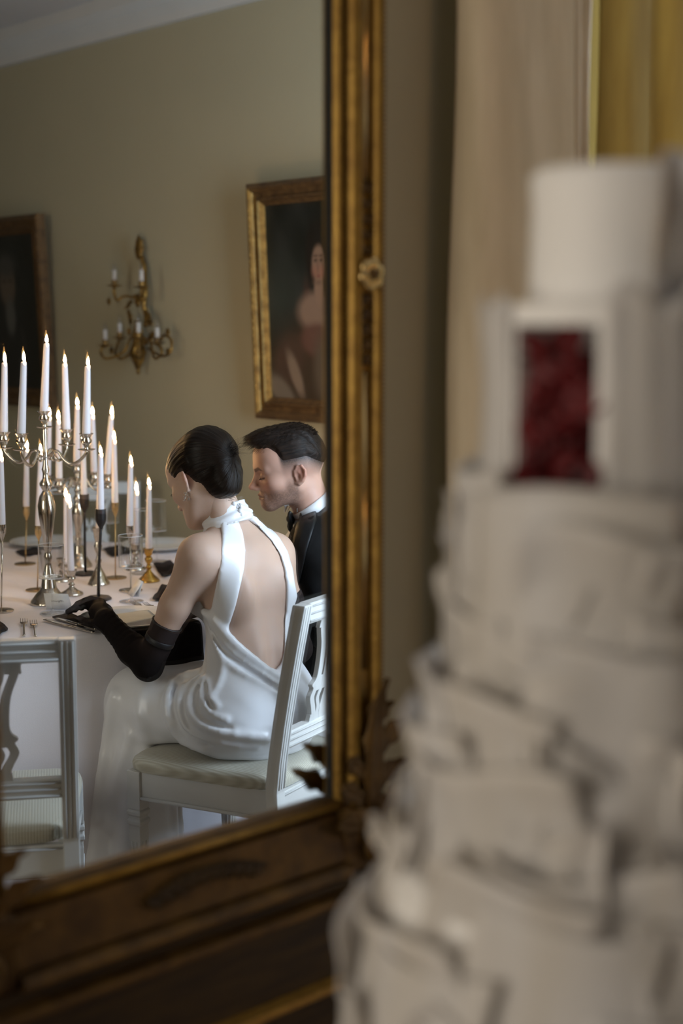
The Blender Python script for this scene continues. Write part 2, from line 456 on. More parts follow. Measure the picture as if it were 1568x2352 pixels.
def window(n, W, mtx):
    fr = MB(); y0, y1 = WY + 0.2, WY + 0.26
    fr.box(W[0], W[0] + .05, y0, y1, W[2], W[3]); fr.box(W[1] - .05, W[1], y0, y1, W[2], W[3])
    fr.box(W[0], W[1], y0, y1, W[2], W[2] + .06); fr.box(W[0], W[1], y0, y1, W[3] - .05, W[3])
    xm = (W[0] + W[1]) / 2; fr.box(xm - .03, xm + .03, y0, y1, W[2], W[3])
    for zz in (1.25, 1.9):
        fr.box(W[0], W[1], y0 + .01, y1 - .01, zz - .015, zz + .015)
    o = struct('window_%d' % n, fr, 'trim_paint', mtx)
    MB().box(W[0] - .04, W[1] + .04, -0.02, WY + .2, W[2] - .04, W[2] - .001, .006).build('window_sill', 'trim_paint', o)
    for i in range(2):
        for a, b in ((W[2] + .06, 1.235), (1.265, 1.885), (1.915, W[3] - .05)):
            x0 = W[0] + .05 if i == 0 else xm + .03; x1 = xm - .03 if i == 0 else W[1] - .05
            MB().box(x0, x1, y0 + .028, y0 + .034, a, b).build('pane', 'pane_glass', o)
window(1, W1, MW)
window(2, (-.65, .65, .60, 2.62), MW @ Matrix.Translation((S0 + WY, -.85, 0)) @ Matrix.Rotation(math.pi / 2, 4, 'Z'))  # second window is made up to hold the side fill
# ------------------------------------------------------------------ curtains beside the mirror
def cloth_mat(name, col, col2, transl=0.35, rough=0.7):
    m = bpy.data.materials.new(name); m.use_nodes = True; MATS[name] = m
    nt = m.node_tree; p = nt.nodes['Principled BSDF']; out = nt.nodes['Material Output']
    p.inputs['Roughness'].default_value = rough; _sock(p, 'Sheen Weight', 0.15)
    tc = nt.nodes.new('ShaderNodeTexCoord'); mp = nt.nodes.new('ShaderNodeMapping'); mp.inputs['Scale'].default_value = (6, 6, 1.2)
    n = nt.nodes.new('ShaderNodeTexNoise'); n.inputs['Scale'].default_value = 3; n.inputs['Detail'].default_value = 6
    r = nt.nodes.new('ShaderNodeValToRGB'); r.color_ramp.elements[0].color = tuple(col2) + (1,); r.color_ramp.elements[1].color = tuple(col) + (1,)
    r.color_ramp.elements[0].position = .35; r.color_ramp.elements[1].position = .65
    nt.links.new(tc.outputs['Object'], mp.inputs[0]); nt.links.new(mp.outputs[0], n.inputs[0]); nt.links.new(n.outputs[0], r.inputs[0])
    nt.links.new(r.outputs[0], p.inputs['Base Color'])
    t = nt.nodes.new('ShaderNodeBsdfTranslucent'); nt.links.new(r.outputs[0], t.inputs[0])
    mx = nt.nodes.new('ShaderNodeMixShader'); mx.inputs[0].default_value = transl
    nt.links.new(p.outputs[0], mx.inputs[1]); nt.links.new(t.outputs[0], mx.inputs[2]); nt.links.new(mx.outputs[0], out.inputs[0])
    return m
cloth_mat('curtain_cream', (0.80, 0.66, 0.46), (0.68, 0.55, 0.36), 0.25)
cloth_mat('curtain_yellow', (0.50, 0.36, 0.09), (0.40, 0.27, 0.06), 0.16)
def curtain(name, label, m, pts, z0, z1, seed):
    """pts: plan of the pleats as (s, t) points, t metres out from the wall."""
    c = cat_rom([(a, b, 0) for a, b in pts], 8); n = len(c); rr = random.Random(seed)
    ph = [rr.uniform(0, 6) for _ in range(4)]
    def fn(u, v):
        i = u * (n - 1); k = min(int(i), n - 2); f = i - k
        s = c[k][0] * (1 - f) + c[k + 1][0] * f; t = c[k][1] * (1 - f) + c[k + 1][1] * f
        z = z0 + (z1 - z0) * v
        s += 0.008 * math.sin(3 * z + ph[0] + 5 * u); t = 0.035 + (t - 0.035) * (0.85 + 0.15 * math.sin(2.1 * z + ph[1])) + 0.004 * math.sin(7 * z + 9 * u)
        return (s, WY - t, z)
    o = MB().sheet(fn, n, 26, 0.003).build(name, m, refl=False, mtx=MW); tag(o, label, 'curtain'); return o
curtain('curtain', 'beige pink drape hanging in broad pleats beside the gilt mirror', 'curtain_cream',
        [(0.285, .045), (0.30, .10), (.36, .125), (.46, .12), (.53, .115), (.548, .075), (.565, .06), (.60, .07), (.618, .05), (.63, .05), (.642, .06), (.652, .055)], 0.02, 2.78, 1)
curtain('curtain', 'yellow silk curtain glowing at the right edge behind the white cake', 'curtain_yellow',
        [(.668, .06), (.70, .115), (.75, .12), (.79, .10), (.83, .13), (.89, .135), (.93, .10), (.97, .13), (1.02, .135), (1.05, .06)], 0.02, 2.78, 2)
curtain('curtain', 'yellow silk curtain on the far side of the bright window by the corner', 'curtain_yellow',
        [(1.74, .06), (1.77, .12), (1.82, .11), (1.86, .07), (1.90, .12), (1.96, .12), (2.0, .06)], 0.02, 2.78, 3)
# ------------------------------------------------------------------ the gilt pier mirror
GL, GB, GT = -0.612, 0.8115, 2.42
mirror = thing('wall_mirror', 'tall gilt-framed pier mirror reflecting the candlelit dinner couple', 'mirror', MW, refl=False)
mm = bpy.data.materials.new('mirror_silver'); mm.use_nodes = True; MATS['mirror_silver'] = mm
_p = mm.node_tree.nodes['Principled BSDF']; _p.inputs['Metallic'].default_value = 1; _p.inputs['Roughness'].default_value = 0.0
_p.inputs['Base Color'].default_value = (0.90, 0.92, 0.90, 1)
MB().box(GL - .01, 0.01, 0.0, 0.006, GB - .01, GT + .01).build('mirror_glass', 'mirror_silver', mirror)
gm = bpy.data.materials.new('mirror_pane'); gm.use_nodes = True; MATS['mirror_pane'] = gm; _nt = gm.node_tree; _nt.nodes.remove(_nt.nodes['Principled BSDF'])
_a = _nt.nodes.new('ShaderNodeBsdfTransparent'); _b = _nt.nodes.new('ShaderNodeBsdfGlossy'); _b.inputs['Roughness'].default_value = 0; _m = _nt.nodes.new('ShaderNodeMixShader'); _m.inputs[0].default_value = 0.045
_a.inputs[0].default_value = (.985, .99, .985, 1)
_nt.links.new(_a.outputs[0], _m.inputs[1]); _nt.links.new(_b.outputs[0], _m.inputs[2]); _nt.links.new(_m.outputs[0], _nt.nodes['Material Output'].inputs['Surface'])
# old plate glass before the silver, not quite of even thickness: it gives the flames their faint doubles
_pn = MB().add([(GL - .01, 0, 0), (.01, 0, 0), (.01, 0, GT - GB), (GL - .01, 0, GT - GB)], [(0, 1, 2, 3)], False).build('glass_pane', 'mirror_pane', mirror)
_pn.matrix_basis = Matrix.Translation((0, -.0058, GB)) @ Matrix.Rotation(-.0032, 4, 'X') @ Matrix.Rotation(.0005, 4, 'Z')
MB().box(GL - .08, 0.08, 0.008, 0.044, GB - .08, GT + .08).build('backing', 'carved_wood', mirror)
PROF = [(0, .006), (0, -.012), (.004, -.018), (.009, -.021), (.014, -.0205), (.018, -.016), (.019, -.011), (.028, -.011), (.029, -.019), (.034, -.028), (.042, -.0335),
        (.050, -.034), (.057, -.029), (.061, -.022), (.089, -.022), (.091, -.030), (.097, -.0375), (.104, -.039), (.111, -.035), (.116, -.022), (.116, .044)]
KX = 0.78
PROF = [(x * KX, y) for x, y in PROF]
MB().sweep(PROF, (0, 0, GB - .10), (0, 0, GT + .116), (1, 0, 0), (0, 1, 0)).build('stile', 'gilt', mirror, 50)
MB().sweep(PROF, (GL, 0, GB - .10), (GL, 0, GT + .116), (-1, 0, 0), (0, 1, 0)).build('stile', 'gilt', mirror, 50)
MB().sweep(PROF, (GL, 0, GT), (0, 0, GT), (0, 0, 1), (0, 1, 0), ma=1, mb=1).build('rail', 'gilt', mirror, 50)
BP = [(0, .006), (0, -.014), (.003, -.022), (.010, -.025), (.016, -.022), (.018, -.014), (.022, -.014), (.026, -.022), (.060, -.030), (.098, -.040), (.101, -.034), (.104, -.034),
      (.106, -.052), (.112, -.060), (.120, -.061), (.126, -.055), (.128, -.046), (.128, .044)]
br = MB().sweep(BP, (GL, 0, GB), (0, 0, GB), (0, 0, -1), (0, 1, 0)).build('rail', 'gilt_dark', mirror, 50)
MB().tube([(GL + .004, -.0225, GB - .009), (-.004, -.0225, GB - .009)], 0.0062, 10).build('fillet', 'gilt', mirror)
for xa, xb in ((-.0015, .0006), (GL - .0006, GL + .0015)): MB().box(xa, xb, -.0085, .003, GB - .002, GT + .002).build('dark_line_strip', 'reflection_black', mirror)  # black strips added as the dark reflection of the frame's inner side
# strings of beads in the stile hollows: too fine to pick apart
for x, rr_, step in ((.0235, .0033, .0084), (.1135, .0026, .0075)):
    for side in (0, 1):
        b = MB(); z = GB - .02
        while z < GT + .02:
            xx = x * KX if side == 0 else GL - x * KX
            b.sphere((xx, -.014 if x < .1 else -.034, z), rr_, 6, 4); z += step
        o = b.build('bead_string', 'gilt_dark', mirror); o['kind'] = 'stuff'
# polished strips let into the flat of the stile, above and below the flower drop
zpx = lambda y: at(830, y, 2.36).z
for side in (0, 1):
    for za, zb in ((zpx(1525), zpx(850)), (zpx(430), GT)):
        X = (lambda x: x * KX) if side == 0 else (lambda x: GL - x * KX)
        MB().tube([(X(.0755), -.0215, za), (X(.0755), -.0215, zb)], .0082, 12, flat=0.4).build('polished_strip', 'gilt_bright', mirror)
def leaf(mb, M, L, W, lobes=3, bulge=0.25, curl=0.3, depth=0.55, th=0.004, nu=22, nv=9):
    """Acanthus leaf: spine along local z, width along x, front towards -y; lobed edge, tips curling outwards."""
    M = Matrix(M)
    def fn(u, v):
        a = (v - .5) * 2; env = math.sin(math.pi * min(1, u * .86 + .14)) ** .7 * (1 - u * .25)
        lob = 1 - depth * abs(math.sin(math.pi * lobes * u)) ** 3 if 0 < u < 1 else 1
        x = a * W * .5 * env * (1 - (1 - lob) * abs(a) ** 2)
        z = L * u + .16 * W * abs(a) ** 1.5 * env
        y = -bulge * W * (1 - a * a) * env + .02 * W * math.cos(7 * a) - curl * L * max(0, u - .55) ** 2 * 2.2 - abs(a) ** 3 * curl * W * .45
        return M @ Vector((x, y, z))
    mb.sheet(fn, nv, nu, th)
def RM(x, y, z, tilt, lean=0.0, turn=0.0):
    return Matrix.Translation((x, y, z)) @ Matrix.Rotation(tilt, 4, 'Y') @ Matrix.Rotation(lean, 4, 'X') @ Matrix.Rotation(turn, 4, 'Z')
for side in (0, 1):
    q = 1 if side == 0 else -1; x0 = 0.0 if side == 0 else GL
    R_ = lambda x, y, z, t, **k: RM(x0 + q * x * KX, y, z, q * t, **k)
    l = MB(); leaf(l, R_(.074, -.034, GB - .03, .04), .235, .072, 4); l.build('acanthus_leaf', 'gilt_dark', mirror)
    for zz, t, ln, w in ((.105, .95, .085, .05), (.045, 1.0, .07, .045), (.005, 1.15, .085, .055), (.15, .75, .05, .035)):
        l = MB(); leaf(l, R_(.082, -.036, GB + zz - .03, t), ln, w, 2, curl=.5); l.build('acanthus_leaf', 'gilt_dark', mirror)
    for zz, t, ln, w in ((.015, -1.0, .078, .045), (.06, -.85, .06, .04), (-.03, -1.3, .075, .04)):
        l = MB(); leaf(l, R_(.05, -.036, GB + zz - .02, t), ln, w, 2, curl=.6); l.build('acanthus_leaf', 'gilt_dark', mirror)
    # corner scroll under the leaf
    sp = [(x0 + q * (.064 + (.034 - .0035 * k * .7) * math.cos(.75 * k + .6)), -.05 - .002 * k, GB - .085 + (.034 - .0035 * k * .7) * math.sin(.75 * k + .6)) for k in range(13)]
    MB().tube(cat_rom(sp, 3), .010, 8).build('scroll', 'gilt_dark', mirror)
    MB().box(x0 if q > 0 else x0 - .10, x0 + .10 if q > 0 else x0, -.045, .044, GB - .128, GB - .012, .008).build('corner_block', 'gilt_dark', mirror)
    # flower drops above and below the rosette
    zr = zpx(632)
    for s_, cnt in ((1, 5), (-1, 5)):
        for k in range(cnt):
            zz = zr + s_ * (.032 + k * .024)
            for e in (-1, 1):
                l = MB(); leaf(l, R_(.075 + e * .003, -.024, zz, e * (.75 - .05 * k) + (0 if s_ > 0 else math.pi)), .032 - .003 * k, .019, 1, curl=.35, th=.003, nu=8, nv=5)
                l.build('drop_leaf', 'gilt_dark', mirror)
    ro = MB()
    for k in range(6):
        a = k * math.pi / 3 + .3
        ro.sphere((x0 + q * .053 + .0150 * math.cos(a), -.043, zr + .0150 * math.sin(a)), .0125, 10, 7, (1, .55, 1))
    rs = ro.build('rosette', 'gilt_bright', mirror)
    MB().sphere((x0 + q * .053, -.050, zr), .0085, 10, 7).build('rosette_centre', 'gilt_dark', rs)
# carved spray in the middle of the bottom rail
for k in range(9):
    a = (k - 4) / 4
    for e in (-1, 1):
        l = MB(); leaf(l, RM(GL / 2 + .02 + a * .085, -.036, GB - .066 + .012 * math.cos(2 * a), e * (1.1 - .35 * abs(a)) + (.3 * a)), .042 - .012 * abs(a), .026, 2, curl=.5, nu=10, nv=5)
        l.build('carved_leaf', 'carved_wood', mirror)
# plinth panel below, down to the floor
def moulding(prof, z, m, x0=GL - .108, x1=.108):
    return MB().sweep(prof, (x0, 0, z), (x1, 0, z), (0, 0, -1), (0, 1, 0)).build('plinth_moulding', m, mirror, 45)
MB().box(GL - .094, .094, -.034, .044, .02, GB - .129, .003).build('plinth', 'carved_wood', mirror)
MO = [(0, .044), (0, -.046), (.004, -.056), (.010, -.058), (.014, -.050), (.018, -.044), (.024, -.046), (.028, -.038), (.028, .044)]
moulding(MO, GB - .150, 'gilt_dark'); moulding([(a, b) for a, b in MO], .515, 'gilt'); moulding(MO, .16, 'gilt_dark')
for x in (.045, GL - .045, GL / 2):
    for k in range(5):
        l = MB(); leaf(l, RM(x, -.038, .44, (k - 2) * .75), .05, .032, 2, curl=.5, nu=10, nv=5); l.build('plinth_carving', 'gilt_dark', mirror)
MB().box(GL - .105, .105, -.05, .044, 0, .02).build('plinth_foot', 'carved_wood', mirror)
# ------------------------------------------------------------------ the white wafer-paper cake close to the camera, on its little table
CX, CY = 0.241, 1.305
mat('sugar_white', (0.84, 0.81, 0.78), 0.65, noise=0.05, nscale=5)
cloth_mat('wafer_paper', (0.86, 0.83, 0.81), (0.80, 0.75, 0.69), 0.45, 0.6)
mat('rose_red', (0.16, 0.006, 0.008), 0.55, col2=(0.05, 0.002, 0.004), nscale=40, Subsurface_Weight=0.05)
cake = thing('wedding_cake', 'tall white tiered wedding cake with paper ruffles and a niche of dark red petals', 'cake', TM(CX, CY), refl=False)
TI = [(.250, .80, .905), (.200, .90, 1.10), (.156, 1.09, 1.272), (.132, 1.26, 1.445)]
for r, a, b in TI:
    MB().lathe([(r - .01, a), (r, a + .006), (r, b - .012), (r - .012, b)], 48).build('tier', 'sugar_white', cake, 40)
# second tier from the top: a ring wall with an open niche towards the camera
na, nb = math.radians(-90 - 56), math.radians(-90 - 14)
def ring(r0, r1, z0, z1, a0, a1, n=40):
    mb = MB(); P = []
    for i in range(n + 1):
        a = a0 + (a1 - a0) * i / n; c, s = math.cos(a), math.sin(a)
        P += [(r0 * c, r0 * s, z0), (r1 * c, r1 * s, z0), (r1 * c, r1 * s, z1), (r0 * c, r0 * s, z1)]
    f = [(4 * i + k, 4 * i + (k + 1) % 4, 4 * i + 4 + (k + 1) % 4, 4 * i + 4 + k) for i in range(n) for k in range(4)]
    f += [(3, 2, 1, 0), (4 * n, 4 * n + 1, 4 * n + 2, 4 * n + 3)]
    return mb.add(P, f, False)
ring(.045, .108, 1.445, 1.612, nb, na + 2 * math.pi).build('tier', 'sugar_white', cake, 40)
ring(.02, .108, 1.598, 1.616, 0, 2 * math.pi).build('tier_top', 'sugar_white', cake, 40)
MB().lathe([(.001, 1.445), (.046, 1.445), (.046, 1.60), (.001, 1.60)], 20, cap=False).build('niche_core', 'sugar_white', cake, 40)
rr = random.Random(5)
for k in range(64):
    a = rr.uniform(na + .05, nb - .05); z = 1.447 + .140 * (k / 64) ** 1.15; r = rr.uniform(.075, .103)
    M = Matrix.Translation((r * math.cos(a), r * math.sin(a), z)) @ Matrix.Rotation(a + math.pi / 2 + rr.uniform(-.9, .9), 4, 'Z') @ Matrix.Rotation(rr.uniform(-.8, .9), 4, 'X') @ Matrix.Rotation(rr.uniform(-1.2, 1.2), 4, 'Y')
    s_ = rr.uniform(.012, .021); q = MB()
    def fp(u, v, s_=s_, M=M):
        x = (u - .5) * 2; w_ = math.sin(math.pi * (v * .8 + .12)) ** .6
        return M @ Vector((s_ * x * w_, -.45 * s_ * (x * x * w_ + (v - .4) ** 2 * 1.6), s_ * 1.5 * (v - .4)))
    q.sheet(fp, 6, 6, .0012).build('rose_petal', 'rose_red', cake)
MB().lathe([(.068, 1.612), (.0705, 1.620), (.069, 1.70), (.071, 1.729), (.065, 1.7355)], 44).build('tier', 'sugar_white', cake, 40)
def paper(a0, a1, z0, z1, r0, r1, flare=.02, wav=.006, k=3, lean=0.0, ph=0.0):
    def fn(u, v):
        a = a0 + (a1 - a0) * u + lean * (v - .5)
        e = abs(u - .5) * 2
        r = r0 + (r1 - r0) * v + flare * (max(0, v - .55) / .45) ** 2 + wav * math.sin(k * math.pi * 2 * u + ph + 2 * v) * (.3 + v) + flare * .8 * max(0, e - .7) / .3 * (.5 + .5 * math.sin(ph * 3 + 9 * v))
        zz = z0 + (z1 - z0) * v + .010 * math.sin(3.1 * u * k + ph) * (v if v > .5 else -(1 - v))
        return (r * math.cos(a), r * math.sin(a), zz)
    return MB().sheet(fn, 18, 12, .0016)
def P_(name='paper_ruffle', **k):
    return paper(**k).build(name, 'wafer_paper', cake)
D_ = math.radians
P_(a0=D_(-75), a1=D_(10), z0=1.622, z1=1.735, r0=.074, r1=.082, flare=.012, ph=.6)
P_(a0=D_(-40), a1=D_(60), z0=1.60, z1=1.70, r0=.076, r1=.074, flare=.02, ph=2)
P_(a0=D_(-60), a1=D_(30), z0=1.46, z1=1.64, r0=.112, r1=.104, flare=.015, ph=1)
P_(a0=D_(-20), a1=D_(80), z0=1.44, z1=1.60, r0=.116, r1=.118, flare=.03, ph=3)
P_(a0=D_(-100), a1=D_(-50), z0=1.44, z1=1.625, r0=.111, r1=.109, flare=.004, wav=.001)
P_(a0=D_(-185), a1=D_(-148), z0=1.44, z1=1.615, r0=.110, r1=.109, flare=.003, wav=.001)
# big flat sheet over the third tier, then ruffle upon ruffle down the cake
P_(a0=D_(-150), a1=D_(-72), z0=1.29, z1=1.452, r0=.146, r1=.134, flare=.002, wav=.002, k=1)
rr = random.Random(12)
for z, r, n, h in ((1.345, .133, 6, .10), (1.285, .136, 7, .12), (1.22, .140, 7, .13), (1.15, .158, 8, .14), (1.07, .166, 8, .15), (1.0, .196, 8, .15), (.94, .212, 9, .15), (.87, .226, 9, .15), (.80, .245, 9, .14)):
    for i in range(n):
        c = 2 * math.pi * (i + rr.uniform(-.3, .3)) / n; wd = 2 * math.pi / n * rr.uniform(.9, 1.4)
        zz = z + rr.uniform(-.02, .02)
        up_ = rr.random() < .45
        P_(a0=c - wd / 2, a1=c + wd / 2, z0=zz, z1=zz + h * rr.uniform(.8, 1.15), r0=r * (1.0 if up_ else 1.06), r1=r * (1.03 if up_ else .97), flare=rr.uniform(.002, .014) if up_ else .002,
           wav=rr.uniform(.001, .005), k=rr.choice((1, 1.5)), lean=rr.uniform(-.3, .3), ph=rr.uniform(0, 6))
def petal(a, z, r, w_, h, out, tw, cup):
    """Single wafer-paper petal standing off the cake, tip curling out."""
    M = Matrix.Rotation(a, 4, 'Z') @ Matrix.Translation((r, 0, z)) @ Matrix.Rotation(tw, 4, 'X')
    def fn(u, v):
        x = (u - .5) * 2; e = math.sin(math.pi * min(1, .12 + .80 * v)) ** .55
        return M @ Vector((out * v * v - cup * x * x * e + .006 * math.sin(5 * x + 4 * v), x * w_ * .5 * e, h * v - .25 * h * x * x * v))
    MB().sheet(fn, 11, 11, .0015).build('paper_petal', 'wafer_paper', cake)
rr = random.Random(31)
for k in range(104):
    t = (k + .5) / 104; z = 1.38 - .56 * t + rr.uniform(-.02, .02); r = .122 + .130 * t ** 1.5 + rr.uniform(-.006, .004)
    petal(rr.uniform(D_(-200), D_(30)), z - .04, r, rr.uniform(.06, .13), rr.uniform(.07, .14), rr.uniform(-.006, .014 + .026 * t), rr.uniform(-.8, .8), rr.uniform(-.012, .022))
MB().lathe([(.10, .745), (.27, .752), (.275, .762), (.27, .775), (.262, .80), (.05, .80)], 48).build('cake_board', 'sugar_white', cake, 40)
mat('linen', (0.72, 0.71, 0.73), 0.85, noise=0.04, nscale=10, bump=0.12, bscale=300)
ct = thing('side_table', 'small round side table under the white cake', 'table', TM(CX, CY), refl=False)
MB().lathe([(.02, .722), (.29, .722), (.295, .73), (.295, .738), (.29, .744), (.02, .744)], 48).build('table_top', 'carved_wood', ct, 40)
MB().lathe([(.16, 0), (.165, .015), (.15, .03), (.04, .06), (.03, .12), (.045, .3), (.028, .5), (.05, .68), (.12, .722)], 32).build('pedestal', 'carved_wood', ct, 50)
# ------------------------------------------------------------------ white painted dining chairs with pierced vase splats
mat('white_paint', (0.66, 0.655, 0.64), 0.42, noise=0.05, nscale=14, bump=0.04, bscale=120)
def stripe_fabric():
    m = mat('seat_stripe', (0.50, 0.47, 0.385), 0.85)
    nt = m.node_tree; p = nt.nodes['Principled BSDF']; _sock(p, 'Sheen Weight', .2)
    tc = nt.nodes.new('ShaderNodeTexCoord'); wv = nt.nodes.new('ShaderNodeTexWave'); wv.wave_type = 'BANDS'; wv.bands_direction = 'X'
    wv.inputs['Scale'].default_value = 46; wv.inputs['Distortion'].default_value = 0.4
    r = nt.nodes.new('ShaderNodeValToRGB'); r.color_ramp.elements[0].color = (0.43, 0.40, 0.32, 1); r.color_ramp.elements[1].color = (0.56, 0.535, 0.445, 1)
    nt.links.new(tc.outputs['Object'], wv.inputs['Vector']); nt.links.new(wv.outputs['Fac'], r.inputs['Fac']); nt.links.new(r.outputs['Color'], p.inputs['Base Color'])
    b = nt.nodes.new('ShaderNodeBump'); b.inputs['Strength'].default_value = 0.3; b.inputs['Distance'].default_value = 0.001
    nt.links.new(wv.outputs['Fac'], b.inputs['Height']); nt.links.new(b.outputs['Normal'], p.inputs['Normal'])
stripe_fabric()
RW, FW, YR, YF = 0.20, 0.235, -0.205, 0.245      # half width behind and in front, back and front of the seat
CH, SH = 0.912, 0.415                              # chair height, top of the seat rails
def back_y(z):                                    # rake of the back posts
    return YR - 0.085 * max(0, (z - .42) / (CH - .42)) ** 1.25 - 0.03 * max(0, (.42 - z) / .42) ** 1.5
def make_chair(label):
    t = thing('dining_chair', label, 'chair', group='white dining chairs round the table')
    wp = 'white_paint'
    for s in (-1, 1):
        mb = MB(); zs = [0, .2, .42, .5, .6, .7, .8, CH]
        q = []
        for z in zs:
            y = back_y(z); x = s * (RW - .001)
            q.append([(x - .019, y - .019, z), (x + .019, y - .019, z), (x + .019, y + .017, z), (x - .019, y + .017, z)])
        v = [p for k in q for p in k]
        f = [(4 * i + k, 4 * i + (k + 1) % 4, 4 * i + 4 + (k + 1) % 4, 4 * i + 4 + k) for i in range(len(zs) - 1) for k in range(4)] + [(3, 2, 1, 0), tuple(4 * (len(zs) - 1) + k for k in range(4))]
        post = mb.add(v, f, False).build('back_post', wp, t)
        bv = post.modifiers.new('bevel', 'BEVEL'); bv.width = .0025; bv.segments = 2
        # raised fillets along the back and front face of the post
        for dx in (-.012, .0, .011):
            for side, off in ((-1, -.0195), (1, .0175)):
                MB().tube([(s * RW + s * dx * 1.0, back_y(z) + off, z) for z in (.43, .5, .6, .7, .8, CH - .005)], .0028 if dx else .0018, 6).build('fillet', wp, post)
    def rail(name, z0, z1, th=.03, w=RW):
        zc = (z0 + z1) / 2; y = back_y(zc)
        mb = MB().box(-w + .018, w - .018, y - th / 2, y + th / 2, z0, z1, .003)
        r = mb.build(name, wp, t)
        for zz in (z0 + .007, z1 - .008, zc):
            MB().tube([(-w + .02, y - th / 2 - .0005, zz), (w - .02, y - th / 2 - .0005, zz)], .0028, 6).build('fillet', wp, r)
        return r
    rail('top_rail', CH - .052, CH, .034); rail('back_rail', .53, .575, .03)
    # pierced splat: two outer bands, two inner bands, a waist knot and a little cut tulip
    z0, z1 = .573, CH - .05; H = z1 - z0
    def B(pts, w0):
        c = cat_rom([(x, 0, z0 + H * k) for k, x in pts], 5)
        return [(a[0] - w0, a[2]) for a in c], [(a[0] + w0, a[2]) for a in c]
    sp = MB()
    out = [(0, .066), (.06, .058), (.14, .066), (.24, .079), (.32, .070), (.36, .078), (.42, .062), (.55, .060), (.72, .066), (.88, .082), (1, .092)]
    inn = [(0, .046), (.12, .040), (.22, .050), (.33, .036), (.42, .034), (.55, .034), (.72, .040), (.85, .052), (1, .060)]
    for s in (-1, 1):
        for pts, w_ in ((out, .0105), (inn, .008)):
            l, r = B([(k, s * x) for k, x in pts], w_); sp.ribbon(l, r, -.007, .007)
    l, r = B([(0, 0), (.3, 0), (.5, 0)], .016); sp.ribbon([(x - .03 * (1 - abs(i / (len(l) - 1) * 2 - .3)) * .6, z) for i, (x, z) in enumerate(l)], [(x + .03 * (1 - abs(i / (len(r) - 1) * 2 - .3)) * .6, z) for i, (x, z) in enumerate(r)], -.007, .007)
    for zc, h, w_ in ((.02, .03, .075), (.36, .04, .07), (.985, .05, .10)):
        sp.prism([(-w_, z0 + H * zc - h / 2), (w_, z0 + H * zc - h / 2), (w_ * .96, z0 + H * zc + h / 2), (-w_ * .96, z0 + H * zc + h / 2)], -.0065, .0065)
    for s in (-1, 1):
        sp.prism([(s * .010 + s * .012 * math.sin(k * math.pi / 5), z0 + H * (.5 + .13 * k / 5)) for k in range(6)][::1] + [(0.0, z0 + H * .5)], -.006, .006)
    ya, yb = back_y(z0), back_y(z1); sp.v = [(x, y + ya + (yb - ya) * (z - z0) / H, z) for x, y, z in sp.v]
    so = sp.build('splat', wp, t); bv = so.modifiers.new('bevel', 'BEVEL'); bv.width = .0018; bv.segments = 2
    # seat: domed pad over the rails
    def pad(u, v):
        a = 2 * math.pi * u; e = .28
        cx = math.copysign(abs(math.cos(a)) ** e, math.cos(a)); cy = math.copysign(abs(math.sin(a)) ** e, math.sin(a))
        prof = [(.985, SH - .002), (1.0, SH + .006), (1.005, SH + .018), (.99, SH + .028), (.95, SH + .035), (.80, SH + .042), (.5, SH + .048), (.0, SH + .050)]
        k = v * (len(prof) - 1); i = min(int(k), len(prof) - 2); f = k - i
        r = prof[i][0] * (1 - f) + prof[i + 1][0] * f; z = prof[i][1] * (1 - f) + prof[i + 1][1] * f
        y = (YR + YF) / 2 + .005 + cy * r * (YF - YR) / 2 * 1.02; fr = (y - YR) / (YF - YR)
        if fr < .08 and abs(cx * r) > .82: y = max(y, YR + .024)
        return (cx * r * (RW - .005 + (FW - RW + .01) * fr), y, z)
    MB().grid(pad, 96, 22, True).build('seat', 'seat_stripe', t)
    mb = MB(); za, zb = .335, SH
    def side(s):
        m = MB(); q = []
        for y, x in ((YR + .01, RW - .008), (YF - .02, FW - .008)):
            q += [(s * x, y, za), (s * (x - .022), y, za), (s * (x - .022), y, zb), (s * x, y, zb)]
        m.add(q, [(0, 1, 2, 3), (7, 6, 5, 4), (0, 4, 5, 1), (1, 5, 6, 2), (2, 6, 7, 3), (3, 7, 4, 0)], False)
        o = m.build('seat_rail', wp, t)
        MB().tube([(s * (RW - .007), YR + .02, za + .006), (s * (FW - .007), YF - .04, za + .006)], .0055, 8).build('bead_moulding', wp, o)
    side(-1); side(1)
    o = MB().box(-FW + .03, FW - .03, YF - .034, YF - .010, za, zb, .002).build('seat_rail', wp, t)
    MB().tube([(-FW + .04, YF - .009, za + .006), (FW - .04, YF - .009, za + .006)], .0055, 8).build('bead_moulding', wp, o)
    o = MB().box(-RW + .015, RW - .015, YR - .008, YR + .014, za, zb - .004, .002).build('seat_rail', wp, t)
    MB().tube([(-RW + .02, YR - .009, zb - .012), (RW - .02, YR - .009, zb - .012)], .003, 8).build('bead_moulding', wp, o)
    # front legs: block, two square rings, tapering fluted shaft
    for s in (-1, 1):
        x, y = s * (FW - .022), YF - .024; mb = MB()
        def sq(h, z): return [(x - h, y - h, z), (x + h, y - h, z), (x + h, y + h, z), (x - h, y + h, z)]
        prof = [(.021, SH - .001), (.021, .310), (.0185, .307), (.023, .302), (.023, .293), (.0185, .288), (.0185, .281), (.023, .276), (.023, .267), (.0185, .262), (.0185, .25), (.0195, .242), (.0195, .23), (.012, .02), (.016, .018), (.016, 0)]
        v = [p for h, z in prof for p in sq(h, z)]; n = len(prof)
        f = [(4 * i + 4 + k, 4 * i + 4 + (k + 1) % 4, 4 * i + (k + 1) % 4, 4 * i + k) for i in range(n - 1) for k in range(4)] + [(0, 1, 2, 3), tuple(4 * (n - 1) + 3 - k for k in range(4))]
        lg = mb.add(v, f, False).build('front_leg', wp, t); bv = lg.modifiers.new('bevel', 'BEVEL'); bv.width = .0015; bv.segments = 2
